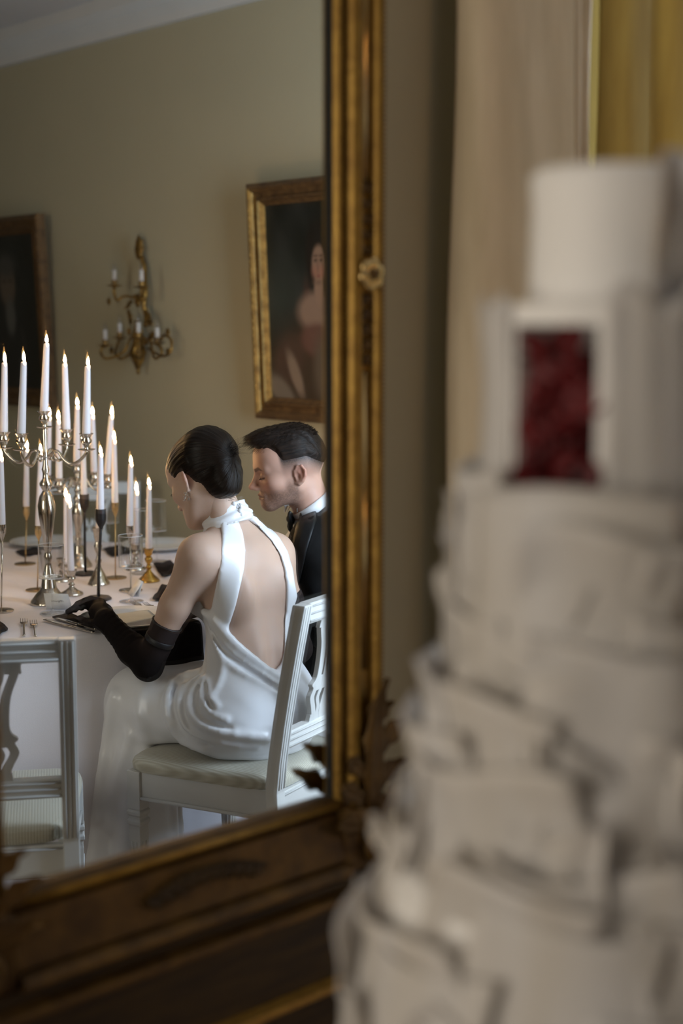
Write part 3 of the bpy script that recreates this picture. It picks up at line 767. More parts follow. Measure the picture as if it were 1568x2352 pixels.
        for (dx, dy) in ((0, -1), (0, 1), (-1, 0), (1, 0)):
            for e in (-1, 1):
                a = Vector((x + dx * .0195 + e * .007 * abs(dy), y + dy * .0195 + e * .007 * abs(dx), .218)); b = Vector((x + dx * .0135 + e * .005 * abs(dy), y + dy * .0135 + e * .005 * abs(dx), .06))
                MB().tube([a, b], .0026, 5).build('flute', wp, lg)
    return t
TCX, TCY, TR, TZ = -1.07, 4.62, 0.88, 0.752
ch_a = make_chair('empty white chair with carved splat at the left edge, nearest the mirror frame')
ch_a.matrix_basis = TM(-.858, 3.31, 0, math.radians(11.5))
ch_b = copy_tree(ch_a, TM(-.2475, 3.756, 0, math.radians(60)), label='white chair with striped seat that the woman in white sits on')
def at_table(r, ang):
    """Chair round the table, facing its centre; ang in degrees round from the near side towards the right."""
    a = math.radians(ang); x, y = TCX + r * math.sin(a), TCY - r * math.cos(a); return TM(x, y, 0, a)
copy_tree(ch_a, TM(.105, 4.315, 0, math.radians(76)), label='white chair under the man in the black dinner jacket')
copy_tree(ch_a, at_table(1.25, 181), label='white chair on the far side of the table, seen between the candles')
copy_tree(ch_a, at_table(1.25, 152), label='white chair half hidden behind the bent head of the woman')
# ------------------------------------------------------------------ the round table
mat('table_linen', (0.80, 0.77, 0.82), 0.8, noise=0.03, nscale=10, bump=0.1, bscale=350)
tb = thing('round_table', 'round dining table hidden under a floor-length white cloth', 'table', TM(TCX, TCY))
MB().lathe([(.02, .715), (TR - .01, .715), (TR, .722), (TR, .742), (TR - .004, .7475), (.02, .748)], 72).build('table_top', 'carved_wood', tb, 40)
for k in range(4):
    a = math.pi / 4 + k * math.pi / 2
    MB().lathe([(.02, 0), (.03, .1), (.035, .6), (.04, .715)], 12, .5 * math.cos(a), .5 * math.sin(a)).build('leg', 'carved_wood', tb, 40)
def cloth(u, v):
    a = 2 * math.pi * u
    if v < .30:
        r = (TR + .001) * (v / .30) ** .8 * .985; z = .7515
    elif v < .42:
        k = (v - .30) / .12 * math.pi / 2; r = (TR + .002) * .985 + .0165 * math.sin(k); z = .7515 - .0165 * (1 - math.cos(k))
    else:
        k = (v - .42) / .58; fold = .5 + .5 * math.sin(11 * a + .8 * math.sin(3 * a + 1)); fold2 = math.sin(23 * a + 2 * math.sin(2 * a))
        d = math.degrees(math.atan2(math.sin(a - math.radians(-46)), math.cos(a - math.radians(-46))))   # tucked back where the woman's knees are
        tuck = math.exp(-(d / 13) ** 4)
        r = TR + .006 + (k ** .8) * (.030 + .050 * fold) + .008 * fold2 * k - .20 * tuck * min(1, max(0, k - .06) * 2.5)
        z = .735 - .725 * k
    return (r * math.cos(a), r * math.sin(a), z)
tc_ = MB().grid(cloth, 220, 60, True).build('tablecloth', 'table_linen', mtx=TM(TCX, TCY)); tag(tc_, 'white tablecloth falling to the floor round the dinner table', 'tablecloth')
sol = tc_.modifiers.new('thick', 'SOLIDIFY'); sol.thickness = .0012; sol.offset = 1
# ------------------------------------------------------------------ candlesticks, candelabra and candles
mat('silver', (0.74, 0.67, 0.58), 0.13, 1.0, noise=0.25, nscale=9)
mat('silver_hammered', (0.70, 0.62, 0.52), 0.16, 1.0, noise=0.3, nscale=14, bump=0.9, bscale=55)
mat('brass', (0.68, 0.48, 0.22), 0.26, 1.0, noise=0.25, nscale=12)
mat('brass_rich', (0.62, 0.36, 0.08), 0.2, 1.0, noise=0.25, nscale=12)
mat('black_iron', (0.022, 0.017, 0.016), 0.45, 0.4, noise=0.3, nscale=20, bump=0.2, bscale=60)
mat('candle_wax', (0.81, 0.77, 0.81), 0.5, noise=0.03, nscale=12, Subsurface_Weight=0.25, Subsurface_Radius=(.02, .012, .008), Subsurface_Scale=.6)
mat('wick', (0.02, 0.015, 0.012), 0.9)
def flame_mat():
    m = bpy.data.materials.new('flame'); m.use_nodes = True; MATS['flame'] = m
    nt = m.node_tree; nt.nodes.remove(nt.nodes['Principled BSDF']); out = nt.nodes['Material Output']
    tc = nt.nodes.new('ShaderNodeTexCoord'); sx = nt.nodes.new('ShaderNodeSeparateXYZ'); nt.links.new(tc.outputs['Generated'], sx.inputs[0])
    r = nt.nodes.new('ShaderNodeValToRGB'); e = r.color_ramp.elements
    e[0].position = 0; e[0].color = (1, .42, .10, 1); e[1].position = 1; e[1].color = (1, .34, .07, 1)
    k = e.new(.22); k.color = (1, .62, .28, 1); k = e.new(.62); k.color = (1, .58, .24, 1)
    s = nt.nodes.new('ShaderNodeValToRGB'); q = s.color_ramp.elements
    q[0].position = 0; q[0].color = (.10, .10, .10, 1); q[1].position = 1; q[1].color = (.012, .012, .012, 1); k = q.new(.3); k.color = (1, 1, 1, 1); k = q.new(.7); k.color = (.7, .7, .7, 1)
    mu = nt.nodes.new('ShaderNodeMath'); mu.operation = 'MULTIPLY'; mu.inputs[1].default_value = FLAME
    em = nt.nodes.new('ShaderNodeEmission')
    nt.links.new(sx.outputs['Z'], r.inputs[0]); nt.links.new(sx.outputs['Z'], s.inputs[0]); nt.links.new(s.outputs[0], mu.inputs[0])
    nt.links.new(r.outputs[0], em.inputs[0]); nt.links.new(mu.outputs[0], em.inputs[1]); nt.links.new(em.outputs[0], out.inputs['Surface'])
FLAME = 420.0
flame_mat()
FL = MB().lathe([(.0006, 0), (.0026, .0025), (.0045, .006), (.0051, .010), (.0045, .0155), (.0031, .0215), (.0015, .027), (.0003, .032)], 8).mesh('flame'); FL.materials.append(MATS['flame'])
def candle(a, b, label, r0=.0108, r1=.0072, group='lit white taper candles'):
    """Taper candle from a (foot) to b (tip) with wick and flame."""
    a, b = Vector(a), Vector(b); L = (b - a).length
    o = thing('taper_candle', label, 'candle', Matrix.Translation(a) @ Vector((0, 0, 1)).rotation_difference(b - a).to_matrix().to_4x4(), group)
    MB().lathe([(r0 * .92, -.012), (r0, 0), (r0, L * .15), (r1 + .0004, L * .97), (r1, L - .002), (r1 * .7, L), (.002, L - .001)], 18).build('wax', 'candle_wax', o)
    MB().tube([(0, 0, L - .003), (.0006, 0, L + .004), (.0015, 0, L + .009)], .0008, 5).build('wick', 'wick', o)
    f = bpy.data.objects.new('flame', FL); sc.collection.objects.link(f); f.parent = o
    k = random.uniform(.8, 1.1); f.matrix_basis = Matrix.Translation((.0006, 0, L + .0015)) @ Matrix.Rotation(random.uniform(-.08, .05), 4, 'Y') @ Matrix.Diagonal((.9, .9, k, 1))
    return o
def cup_candle(base, cx, y0, y1, tx, label):
    D = base.y; a = at(cx, y0, D); b = at(tx, y1, D); return a, candle(a - Vector((0, 0, .004)), b, label)
GS = 'candlesticks among the lit tapers'
def disc_stick(bx, by, cx, cy, m, label, base_r=.0375):
    b = on_z(bx, by, TZ); top = at(cx, cy, b.y); h = top.z - TZ
    o = thing('candlestick', label, 'candlestick', TM(b.x, b.y, TZ), GS)
    dx = top.x - b.x
    MB().lathe([(base_r - .001, 0), (base_r, .0008), (base_r, .003), (base_r - .001, .0038), (.004, .0042)], 32).build('base', m, o, 40)
    MB().tube([(0, 0, .004), (dx, 0, h - .048)], .0022, 8).build('stem', m, o)
    MB().lathe([(.0022, -.05), (.003, -.046), (.0115, -.026), (.0118, -.0255), (.0118, 0), (.0108, 0), (.0108, -.012), (.001, -.012)], 20, dx, 0, h).build('cup', m, o, 40)
    return b, top
def iron_stick(bx, by, cx, cy, label):
    b = on_z(bx, by, TZ); top = at(cx, cy, b.y); h = top.z - TZ; dx = top.x - b.x
    o = thing('candlestick', label, 'candlestick', TM(b.x, b.y, TZ), GS)
    MB().lathe([(.040, 0), (.041, .002), (.041, .007), (.038, .009), (.008, .010)], 8).build('base', 'black_iron', o, 30)
    MB().tube([(0, 0, .008), (dx * .25, 0, h * .35), (dx * .8, 0, h * .7), (dx, 0, h - .045)], [.0052, .0046, .0044, .005], 8).build('stem', 'black_iron', o)
    MB().lathe([(.004, -.062), (.0085, -.053), (.0155, -.040), (.0165, -.032), (.0165, 0), (.0140, 0), (.0115, -.014), (.001, -.014)], 16, dx, 0, h).build('cup', 'black_iron', o, 40)
    return b, top
def turned_stick(bx, by, cx, cy, m, label, base_r=.036, wide=1.0):
    b = on_z(bx, by, TZ); top = at(cx, cy, b.y); h = top.z - TZ
    o = thing('candlestick', label, 'candlestick', TM(b.x, b.y, TZ), GS)
    MB().lathe([(base_r, 0), (base_r, .004), (base_r * .93, .008), (base_r * .6, h * .17), (base_r * .25, h * .30), (.007, h * .36)], 28).build('base', m, o, 60)
    MB().lathe([(.007, h * .36), (.011 * wide, h * .42), (.007, h * .47), (.006, h * .54), (.012 * wide, h * .62), (.0135 * wide, h * .68), (.008, h * .76)], 22).build('stem', m, o, 60)
    MB().lathe([(.008, h * .76), (.0125, h * .82), (.0135, h * .9), (.0185, h - .002), (.0185, h), (.0112, h), (.0112, h - .010), (.001, h - .010)], 22).build('cup', m, o, 50)
    return b, top
W = 'white lit taper candle '
def put(stick, args, label, tip, clabel):
    b, top = stick(*args, label); candle(top - Vector((0, 0, .006)), at(tip[0], tip[1], b.y), clabel)
put(disc_stick, (58, 1296, 60, 1163, 'brass'), 'thin brass candlestick on a round disc at the far left of the table', (61, 1029), W + 'on the thin brass stick at the far left')
put(disc_stick, (86, 1356, 88, 1207, 'brass'), 'thin brass candlestick just behind the tall silver candelabrum', (93, 1042), W + 'on the brass stick close behind the tall candelabrum')
put(disc_stick, (265, 1328, 264, 1154, 'brass'), 'thin brass candlestick with a disc foot right of the two black sticks', (262, 1011), W + 'on the brass stick right of the two black sticks')
put(disc_stick, (3, 1404, 4, 1204, 'silver'), 'thin silver candlestick cut off by the left edge of the mirror', (2, 1052), W + 'cut off by the left edge of the mirror')
put(disc_stick, (300, 1357, 298, 1207, 'silver'), 'thin silver disc-footed candlestick beside a wine glass and the woman', (300, 1065), W + 'on the silver stick beside the woman')
put(iron_stick, (226, 1377, 231, 1169), 'black iron candlestick with an eight-sided foot by the gloved hand', (231, 1043), W + 'in the nearer black iron candlestick')
put(iron_stick, (196, 1320, 193, 1135), 'black iron candlestick further back with a round foot', (191, 1013), W + 'in the further black iron candlestick')
put(turned_stick, (342, 1335, 342, 1259, 'brass_rich'), 'short turned yellow brass candlestick near the bare shoulder', (342, 1116), W + 'on the short yellow brass stick near the shoulder', )
put(turned_stick, (165, 1366, 163, 1309, 'silver_hammered'), 'short hammered silver candlestick behind the place card', (158, 1158), W + 'on the short hammered stick behind the place card')
put(turned_stick, (143, 1334, 153, 1282, 'silver_hammered'), 'short tarnished candlestick with a broad foot behind the wine glass', (151, 1143), W + 'leaning close behind the short hammered one')
put(turned_stick, (227, 1342, 228, 1212, 'silver_hammered'), 'broad-footed hammered silver candlestick behind the nearer black one', (229, 1085), W + 'hidden behind the nearer black iron stick')
put(turned_stick, (312, 1308, 312, 1250, 'silver_hammered'), 'short silver candlestick at the back behind the two glasses', (313, 1129), W + 'at the back between two glasses')
def candelabrum(bx, by, topy, tips, R, armz, label, names, k=1.0, rot=0.0, fs=1.0):
    """Five-light candelabrum: baluster, four scrolled arms and a middle socket."""
    b = on_z(bx, by, TZ); h = at(bx, topy, b.y).z - TZ
    o = thing('candelabrum', label, 'candelabrum', TM(b.x, b.y, TZ), 'silver candelabra')
    z = lambda t: armz * t
    MB().lathe([(.056 * k, 0), (.057 * k, .004), (.055 * k, .009), (.042 * k, .026), (.030 * k, .040), (.024 * k, .050)], 36).build('base', 'silver_hammered', o, 60)
    MB().lathe([(.024 * k, .050), (.020 * k, .075), (.012 * k, z(.24)), (.009, z(.28)), (.013 * k, z(.31)), (.010, z(.335)), (.009, z(.35)), (.011, z(.36)), (.0165 * k, z(.47)), (.0245 * k, z(.60)), (.0265 * k, z(.66)), (.021 * k, z(.72)), (.010, z(.76)), (.018 * k, z(.79)), (.0195 * k, z(.81)), (.010, z(.84)), (.008, z(.87)), (.012, z(.90)), (.008, z(.93)), (.007, z(.97)), (.009, armz), (.006, armz + .02), (.008, armz + .06), (.006, armz + .08), (.010, h - .055), (.006, h - .045)], 28).build('stem', 'silver', o, 60)
    def socket(x, y, zt, par):
        s = MB().lathe([(.005, -.048), (.008, -.046), (.006, -.040), (.010, -.034), (.0155, -.026), (.0165, -.020), (.012, -.013), (.0135, -.009), (.0215, 0), (.021, .001), (.0112, -.002), (.0112, -.010), (.001, -.010)], 22, x, y, zt).build('socket', 'silver', par, 60)
        MB().lathe([(.004, -.052), (.02, -.050), (.026, -.047), (.0265, -.046), (.02, -.0475), (.004, -.049)], 22, x, y, zt).build('drip_pan', 'silver', s, 40)
    socket(0, 0, h, o)
    f = Vector((b.x, b.y, TZ + h - .008)); candle(f, at(proj(f)[0] + tips[0][0], tips[0][1], b.y), names[0], .0125 * fs, .0082 * fs)
    for i in range(4):
        a = rot + i * math.pi / 2; c, s_ = math.cos(a), math.sin(a)
        zt = tips[i + 1][2]
        P = [(.006, armz - .01), (.022, armz + .004), (.034, armz + .012), (.048, armz + .006), (.062, armz - .012), (.085, armz - .026), (R * .78, armz - .020), (R * .96, armz + .002), (R, zt - .05)]
        P = [(r_ * R / .14 if j < 6 else r_, z_) for j, (r_, z_) in enumerate(P)]
        ar = MB().tube(cat_rom([(c * r_, s_ * r_, z_) for r_, z_ in P], 5), .0050 * k, 8).build('arm', 'silver', o)
        sp = [(.030 + (.012 - .0011 * j) * math.cos(.8 * j + 1.6), armz - .010 + (.012 - .0011 * j) * math.sin(.8 * j + 1.6)) for j in range(9)]
        MB().tube(cat_rom([(c * r_, s_ * r_, z_) for r_, z_ in sp], 3), .0032 * k, 6).build('scroll', 'silver', ar)
        socket(c * R, s_ * R, zt, o)
        f = Vector((b.x + c * R, b.y + s_ * R, TZ + zt - .008))
        candle(f, at(proj(f)[0] + tips[i + 1][0], tips[i + 1][1], f.y), names[i + 1], .0125 * fs, .0082 * fs)
# arms of the front one reach left, away, right, near: tips given in that order
h1 = lambda bx, by, x, y, dD: at(x, y, on_z(bx, by, TZ).y + dD).z - TZ
Fc = (113, 1386)
candelabrum(113, 1386, 944, [(6, 789), (3, 841, h1(*Fc, 215, 996, -.04)), (-4, 835, h1(*Fc, 146, 986, .13)), (2, 833, h1(*Fc, 13, 992, .04)), (6, 831, h1(*Fc, 85, 995, -.13))],
            .138, .455, 'tall silver five-light candelabrum standing in front', [W + 'in the middle of the tall candelabrum, highest of all', W + 'on the right arm of the tall candelabrum', W + 'on the far arm of the tall candelabrum', W + 'on the left arm of the tall candelabrum', W + 'on the near arm of the tall candelabrum'], 1.0, math.radians(-17), 1.0)
Bc = (182, 1302)
candelabrum(182, 1302, 1064, [(1, 931), (10, 954, h1(*Bc, 252, 1088, -.04)), (-4, 953, h1(*Bc, 210, 1083, .11)), (4, 956, h1(*Bc, 103, 1091, .04)), (-2, 965, h1(*Bc, 149, 1098, -.11))],
            .118, .30, 'smaller silver candelabrum standing further back', [W + 'in the middle of the smaller candelabrum', W + 'on the right arm of the smaller candelabrum', W + 'on the far arm of the smaller candelabrum', W + 'on the left arm of the smaller candelabrum', W + 'on the near arm of the smaller candelabrum'], .8, math.radians(-20), .95)
# ------------------------------------------------------------------ glasses, plates, napkins, cutlery, cards
mat_glass('drinking_glass', (.985, .985, .985), .9, 1.42); mat('glass_edge', (.85, .85, .86), .08, 0.0, Transmission_Weight=.45, Specular_IOR_Level=.8)
def glass(bx, by, label, bowl=.10, stem=.105, r=.0375):
    b = on_z(bx, by, TZ); o = thing('wine_glass', label, 'glass', TM(b.x, b.y, TZ), 'stemmed glasses with straight bowls')
    MB().lathe([(.001, .0008), (.036, .0012), (.037, .002), (.03, .003), (.006, .007), (.0035, .014)], 32, cap=False).build('foot', 'drinking_glass', o)
    MB().lathe([(.0035, .012), (.0028, .03), (.0028, stem - .01), (.005, stem)], 14, cap=False).build('stem', 'drinking_glass', o)
    MB().lathe([(.004, stem), (r * .8, stem + .002), (r, stem + .006), (r, stem + bowl), (r - .0011, stem + bowl), (r - .0011, stem + .0075), (r * .78, stem + .0045), (.001, stem + .0035)], 36, cap=False).build('bowl', 'drinking_glass', o, 60)
    for rz_, rr_ in ((stem + bowl, r - .0004), (stem + .004, r - .001), (.002, .0365)): MB().tube([((rr_) * math.cos(a_ * math.pi / 16), rr_ * math.sin(a_ * math.pi / 16), rz_) for a_ in range(33)], .0009, 6, cap=False).build('rim', 'glass_edge', o)
glass(121, 1410, 'stemmed glass in front of the tall candelabrum by the place card')
glass(302, 1382, 'stemmed glass in front of the thin silver candlestick')
glass(322, 1318, 'tall stemmed glass behind the thin silver candlestick', .115)
glass(360, 1290, 'stemmed glass at the back beside the head of the woman', .11, .11)
glass(252, 1262, 'stemmed glass at the far rim of the table', .10, .10)
mat('china', (0.78, 0.76, 0.72), 0.22, noise=0.03, nscale=6)
mat('napkin_black', (0.010, 0.0075, 0.0085), 0.85, noise=0.3, nscale=30, bump=0.2, bscale=200, Specular_IOR_Level=.1)
mat('card_paper', (0.82, 0.81, 0.80), 0.8, noise=0.03, nscale=20)
mat('menu_paper', (0.70, 0.68, 0.60), 0.75, noise=0.12, nscale=16)
mat('ink', (0.12, 0.10, 0.09), 0.8)
def plate(bx, by, label, r=.138, dz=.004):
    b = on_z(bx, by, TZ + dz); o = MB().lathe([(.001, .002), (.085, .002), (.088, 0), (.092, .002), (r - .002, .0165), (r, .018), (r - .003, .0185), (.094, .006), (.088, .0045), (.001, .0045)], 56, cap=False).build('dinner_plate', 'china', mtx=TM(b.x, b.y, TZ + dz), sharp=60)
    tag(o, label, 'plate', 'dinner plates'); return b
pb = plate(300, 1428, 'cream dinner plate in front of the seated woman', .145)
plate(368, 1258, 'pale dinner plate at the back right of the table', .15)
plate(108, 1251, 'pale dinner plate at the back left of the table', .14)
def rot2(x, y, a): return (x * math.cos(a) - y * math.sin(a), x * math.sin(a) + y * math.cos(a))
def flat_sheet(name, m, poly, z, th, label, cat, wav=.0):
    """Folded cloth or paper lying on the table; poly: four corners as picture points."""
    P = [on_z(x, y, z) for x, y in poly]
    c = sum(P, Vector()) / 4
    def fn(u, v):
        p = P[0] * (1 - u) * (1 - v) + P[1] * u * (1 - v) + P[2] * u * v + P[3] * (1 - u) * v
        return (p.x - c.x, p.y - c.y, wav * math.sin(9 * u + 2 * v) * math.sin(7 * v + 1) + wav)
    o = MB().sheet(fn, 12, 10, th).build(name, m, mtx=Matrix.Translation(c)); return tag(o, label, cat)
flat_sheet('napkin', 'napkin_black', [(36, 1268), (86, 1258), (94, 1272), (56, 1278)], TZ + .004, .004, 'black napkin by the far left plate', 'napkin', .002)
flat_sheet('napkin', 'napkin_black', [(238, 1262), (282, 1250), (300, 1270), (256, 1279)], TZ + .004, .004, 'black napkin beside the far brass candlestick', 'napkin', .002)
flat_sheet('napkin', 'napkin_black', [(352, 1297), (392, 1290), (415, 1312), (372, 1326)], TZ + .004, .004, 'black napkin right of the short yellow brass stick', 'napkin', .003)
flat_sheet('napkin', 'napkin_black', [(350, 1378), (372, 1345), (402, 1350), (395, 1382)], TZ + .004, .004, 'dark napkin corner behind the upper arm of the woman', 'napkin', .003)
flat_sheet('napkin', 'napkin_black', [(-50, 1440), (-8, 1425), (18, 1445), (-20, 1470)], TZ + .004, .006, 'black napkin at the left place by the cut-off chair', 'napkin', .003)
flat_sheet('napkin', 'napkin_black', [(120, 1418), (160, 1408), (222, 1436), (186, 1441)], TZ + .003, .003, 'black napkin corner sticking out under the gloved fingers', 'napkin', .001)
# the napkin under the plate of the woman runs over the table's edge
na_ = on_z(352, 1430, TZ); ne = Vector((TCX, TCY, 0)); dr = Vector((na_.x - TCX, na_.y - TCY, 0)).normalized(); tg = Vector((-dr.y, dr.x, 0))
def nap(u, v):
    w_ = (u - .5) * .21; L = v * .30
    flat = TR - .165
    if L < .18: r, z = flat + L, TZ + .0032
    elif L < .21: k = (L - .18) / .03 * math.pi / 2; r, z = flat + .18 + .019 * math.sin(k), TZ + .0032 - .019 * (1 - math.cos(k))
    else: r, z = flat + .199 + .01 * (L - .21) / .1, TZ - .0158 - (L - .21)
    p = ne + dr * (r + .016 + .004 * math.sin(12 * u) * v) + tg * w_
    return (p.x, p.y, z)
tag(MB().sheet(nap, 14, 40, .003).build('napkin', 'napkin_black'), 'long black napkin hanging over the table edge under the gloved arm', 'napkin')
flat_sheet('menu_card', 'menu_paper', [(262, 1412), (340, 1400), (362, 1418), (270, 1437)], TZ + .024, .0008, 'cream menu card lying on the plate of the woman', 'card')
def fork(bx, by, ang, label, tines=4, L=.19):
    b = on_z(bx, by, TZ); o = thing('fork', label, 'fork', TM(b.x, b.y, TZ + .003, ang), 'silver forks')
    MB().tube(cat_rom([(0, -.01, .004), (0, -.05, .003), (0, -.10, .002), (0, -.14, .0025), (0, -L + .03, .003)], 4), [.0028] * 8 + [.0032] * 5 + [.0045] * 4, 8, flat=.55).build('handle', 'silver', o)
    hd = MB().sheet(lambda u, v: ((u - .5) * (.006 + .016 * v ** .5), -.012 + .03 * v, .004 - .002 * math.sin(3 * v)), 5, 6, .0018).build('head', 'silver', o)
    for i in range(tines):
        x = (i - (tines - 1) / 2) * .0062
        MB().tube([(x, .016, .0035), (x, .04, .0025), (x * .96, .062, .0055)], [.0013, .0012, .0007], 6).build('tine', 'silver', o)
fork(55, 1437, .22, 'silver fork at the left place, further from the plate'); fork(78, 1441, .24, 'second silver fork at the left place, nearer the knife', 4, .17)
fork(320, 1395, .5, 'silver fork with raised tines beyond the plate of the woman'); fork(349, 1398, .5, 'silver fork half hidden by the upper arm of the woman', 3, .17)
def knife(p0, p1, label):
    a, b = on_z(*p0, TZ), on_z(*p1, TZ); d_ = (b - a); L = d_.length; ang = math.atan2(d_.y, d_.x)
    o = thing('table_knife', label, 'knife', TM(a.x, a.y, TZ + .003, ang), 'silver table knives')
    MB().sheet(lambda u, v: (L * .58 * u, (v - .5) * .018 * (math.sin(math.pi * (.12 + .88 * u) / 1.12) ** .4 if u < .2 else 1) + .002 * (1 - u), .0025), 14, 4, .0016).build('blade', 'silver', o)
    MB().tube([(L * .57, 0, .003), (L * .60, 0, .003), (L * .7, 0, .003), (L * .85, 0, .003), (L * .97, 0, .003), (L, 0, .003)], [.004, .006, .0048, .0058, .0072, .005], 10, flat=.6).build('handle', 'silver', o)
knife((101, 1427), (216, 1457), 'silver table knife nearest the table edge'); knife((128, 1424), (222, 1450), 'silver table knife closer to the gloved hand')
def place_card(bx, by, w_, h, ang, label, seed):
    b = on_z(bx, by, TZ); o = thing('place_card', label, 'card', TM(b.x, b.y, TZ, ang), 'handwritten place cards')
    MB().sheet(lambda u, v: ((u - .5) * w_, .5 * h * .35 * (1 - 2 * v) + 0, h * v if v <= 1 else 0), 3, 3, .0006).xf(Matrix.Translation((0, .006, .001))).build('card_face', 'card_paper', o)
    MB().sheet(lambda u, v: ((u - .5) * w_, .006 + h * .175 + .018 * (1 - v) - .35 * h * v + 0 * u, .001 + h * v), 3, 3, .0006).build('card_back', 'card_paper', o)
    rr_ = random.Random(seed); pts = []
    for k in range(16):
        u = k / 15; x = (u - .5) * w_ * .5 + .002 * math.cos(k * 2.1); zc = h * (.52 + .12 * math.sin(k * 2.3) * rr_.uniform(.1, 1) ** 2)
        pts.append((x, .006 + .5 * h * .35 * (1 - 2 * zc / h) - .0012, .001 + zc))
    MB().tube(cat_rom(pts, 3), .0005, 5).build('handwriting', 'ink', o)
place_card(130, 1402, .075, .05, -.15, 'white place card leaning in front of the tall candelabrum', 3)
place_card(322, 1366, .06, .045, 2.0, 'white place card turned edge-on by the thin silver stick', 4)
# ------------------------------------------------------------------ on the painted wall: two portraits and a gilt sconce
# wall points as the mirror shows them: plane d.P = const, x to the right along the wall, y into the wall
PWC = DX * M0.x + DY * M0.y + SW
def on_wall(px, py, off=0.0):
    r = ray(px, py); t = (PWC - off - 0) / (DX * r.x + DY * r.y); return Vector((r.x * t, r.y * t, CAM_H + r.z * t))
def wall_m(p, tilt=0.0):
    m = Matrix(((NX, DX, 0, p.x), (NY, DY, 0, p.y), (0, 0, 1, p.z), (0, 0, 0, 1)))
    return m @ Matrix.Rotation(tilt, 4, 'X')
mat('frame_gold', (0.42, 0.25, 0.07), 0.42, 0.6, col2=(0.20, 0.11, 0.03), nscale=30, bump=0.5, bscale=120)
mat('frame_brown', (0.16, 0.085, 0.03), 0.5, 0.3, col2=(0.08, 0.04, 0.015), nscale=30, bump=0.5, bscale=140)
mat('frame_slip', (0.66, 0.56, 0.32), 0.3, 0.6, noise=0.2, nscale=20)
mat_attr('oil_paint', rough=0.42, bump=0.06, bscale=160)
def paint(W, H, fn, nx=110, ny=140):
    xs = np.linspace(-.5, .5, nx); zs = np.linspace(0, 1, ny); X, Z = np.meshgrid(xs, zs)
    C = fn(X, Z)
    me = bpy.data.meshes.new('canvas'); V = np.stack([X * W, np.zeros_like(X), (Z - .5) * H], -1).reshape(-1, 3)
    I = np.arange(nx * ny).reshape(ny, nx); Q = np.stack([I[:-1, :-1], I[:-1, 1:], I[1:, 1:], I[1:, :-1]], -1).reshape(-1, 4)
    return big_mesh('canvas', V, Q, C.reshape(-1, 3))
def gauss_el(X, Z, cx, cz, rx, rz, a=0.0, soft=.25):
    c, s = math.cos(a), math.sin(a); dx = (X - cx) * c + (Z - cz) * s; dz = -(X - cx) * s + (Z - cz) * c
    d = np.sqrt((dx / rx) ** 2 + (dz / rz) ** 2); return np.clip((1 + soft - d) / (2 * soft), 0, 1)[..., None] ** 1.5
def lay(C, m, col): return C * (1 - m) + np.array(col) * m
def wob(X, Z, k): return (np.sin(17 * X + 3 * k) * np.sin(13 * Z + k) + .5 * np.sin(41 * X + 29 * Z + k))[..., None]
def portrait_lady(X, Z):
    X = X + .085
    C = np.zeros(X.shape + (3,)) + np.array((.012, .013, .011)); C = lay(C, gauss_el(X, Z, -.28, .52, .22, .2, 0, .9), (.03, .036, .032)); C += .003 * wob(X, Z, 1)
    C = lay(C, gauss_el(X, Z, .05, .08, .52, .36, 0, .3), (.038, .026, .016))                # gown
    C = lay(C, gauss_el(X, Z, -.22, .20, .18, .13, .4, .35), (.055, .034, .024))           # sleeve
    C = lay(C, gauss_el(X, Z, -.16, .13, .05, .14, .55, .3), (.16, .12, .09))               # forearm
    C = lay(C, gauss_el(X, Z, -.30, .03, .16, .07, -.5, .3), (.12, .10, .08))              # white linen
    C = lay(C, gauss_el(X, Z, .00, .40, .05, .2, .1, .4), (.06, .03, .022))
    C = lay(C, gauss_el(X, Z, .08, .450, .20, .105, 0, .25), (.18, .125, .095))              # shoulders and breast
    C = lay(C, gauss_el(X, Z, .07, .31, .17, .085, 0, .25), (.095, .05, .038))              # bodice
    C = lay(C, gauss_el(X, Z, .12, .16, .10, .18, 0, .4), (.075, .058, .042))
    C = lay(C, gauss_el(X, Z, .105, .57, .05, .09, 0, .2), (.20, .135, .10))                # neck
    C = lay(C, gauss_el(X, Z, .11, .80, .12, .13, 0, .3), (.010, .008, .006))               # dark piled hair
    C = lay(C, gauss_el(X, Z, .03, .70, .05, .12, 0, .4), (.012, .009, .007))
    C = lay(C, gauss_el(X, Z, .11, .69, .070, .092, 0, .16), (.19, .125, .09))              # face
    C = lay(C, gauss_el(X, Z, .145, .65, .035, .03, 0, .9), (.26, .12, .09)); C = lay(C, gauss_el(X, Z, .07, .65, .03, .03, 0, .9), (.22, .11, .08))
    for ex in (.078, .135):
        C = lay(C, gauss_el(X, Z, ex, .705, .018, .009, 0, .5), (.03, .02, .016)); C = lay(C, gauss_el(X, Z, ex, .728, .026, .006, 0, .6), (.06, .035, .025))
    C = lay(C, gauss_el(X, Z, .098, .675, .010, .035, 0, .8), (.15, .085, .06)); C = lay(C, gauss_el(X, Z, .102, .627, .020, .0065, 0, .5), (.16, .045, .04))
    C = lay(C, gauss_el(X, Z, .10, .595, .05, .012, 0, .8), (.13, .085, .06))
    return np.clip(C * np.array((1.35, 1.28, 1.2)) + .002 * wob(X, Z, 4), .002, 1)
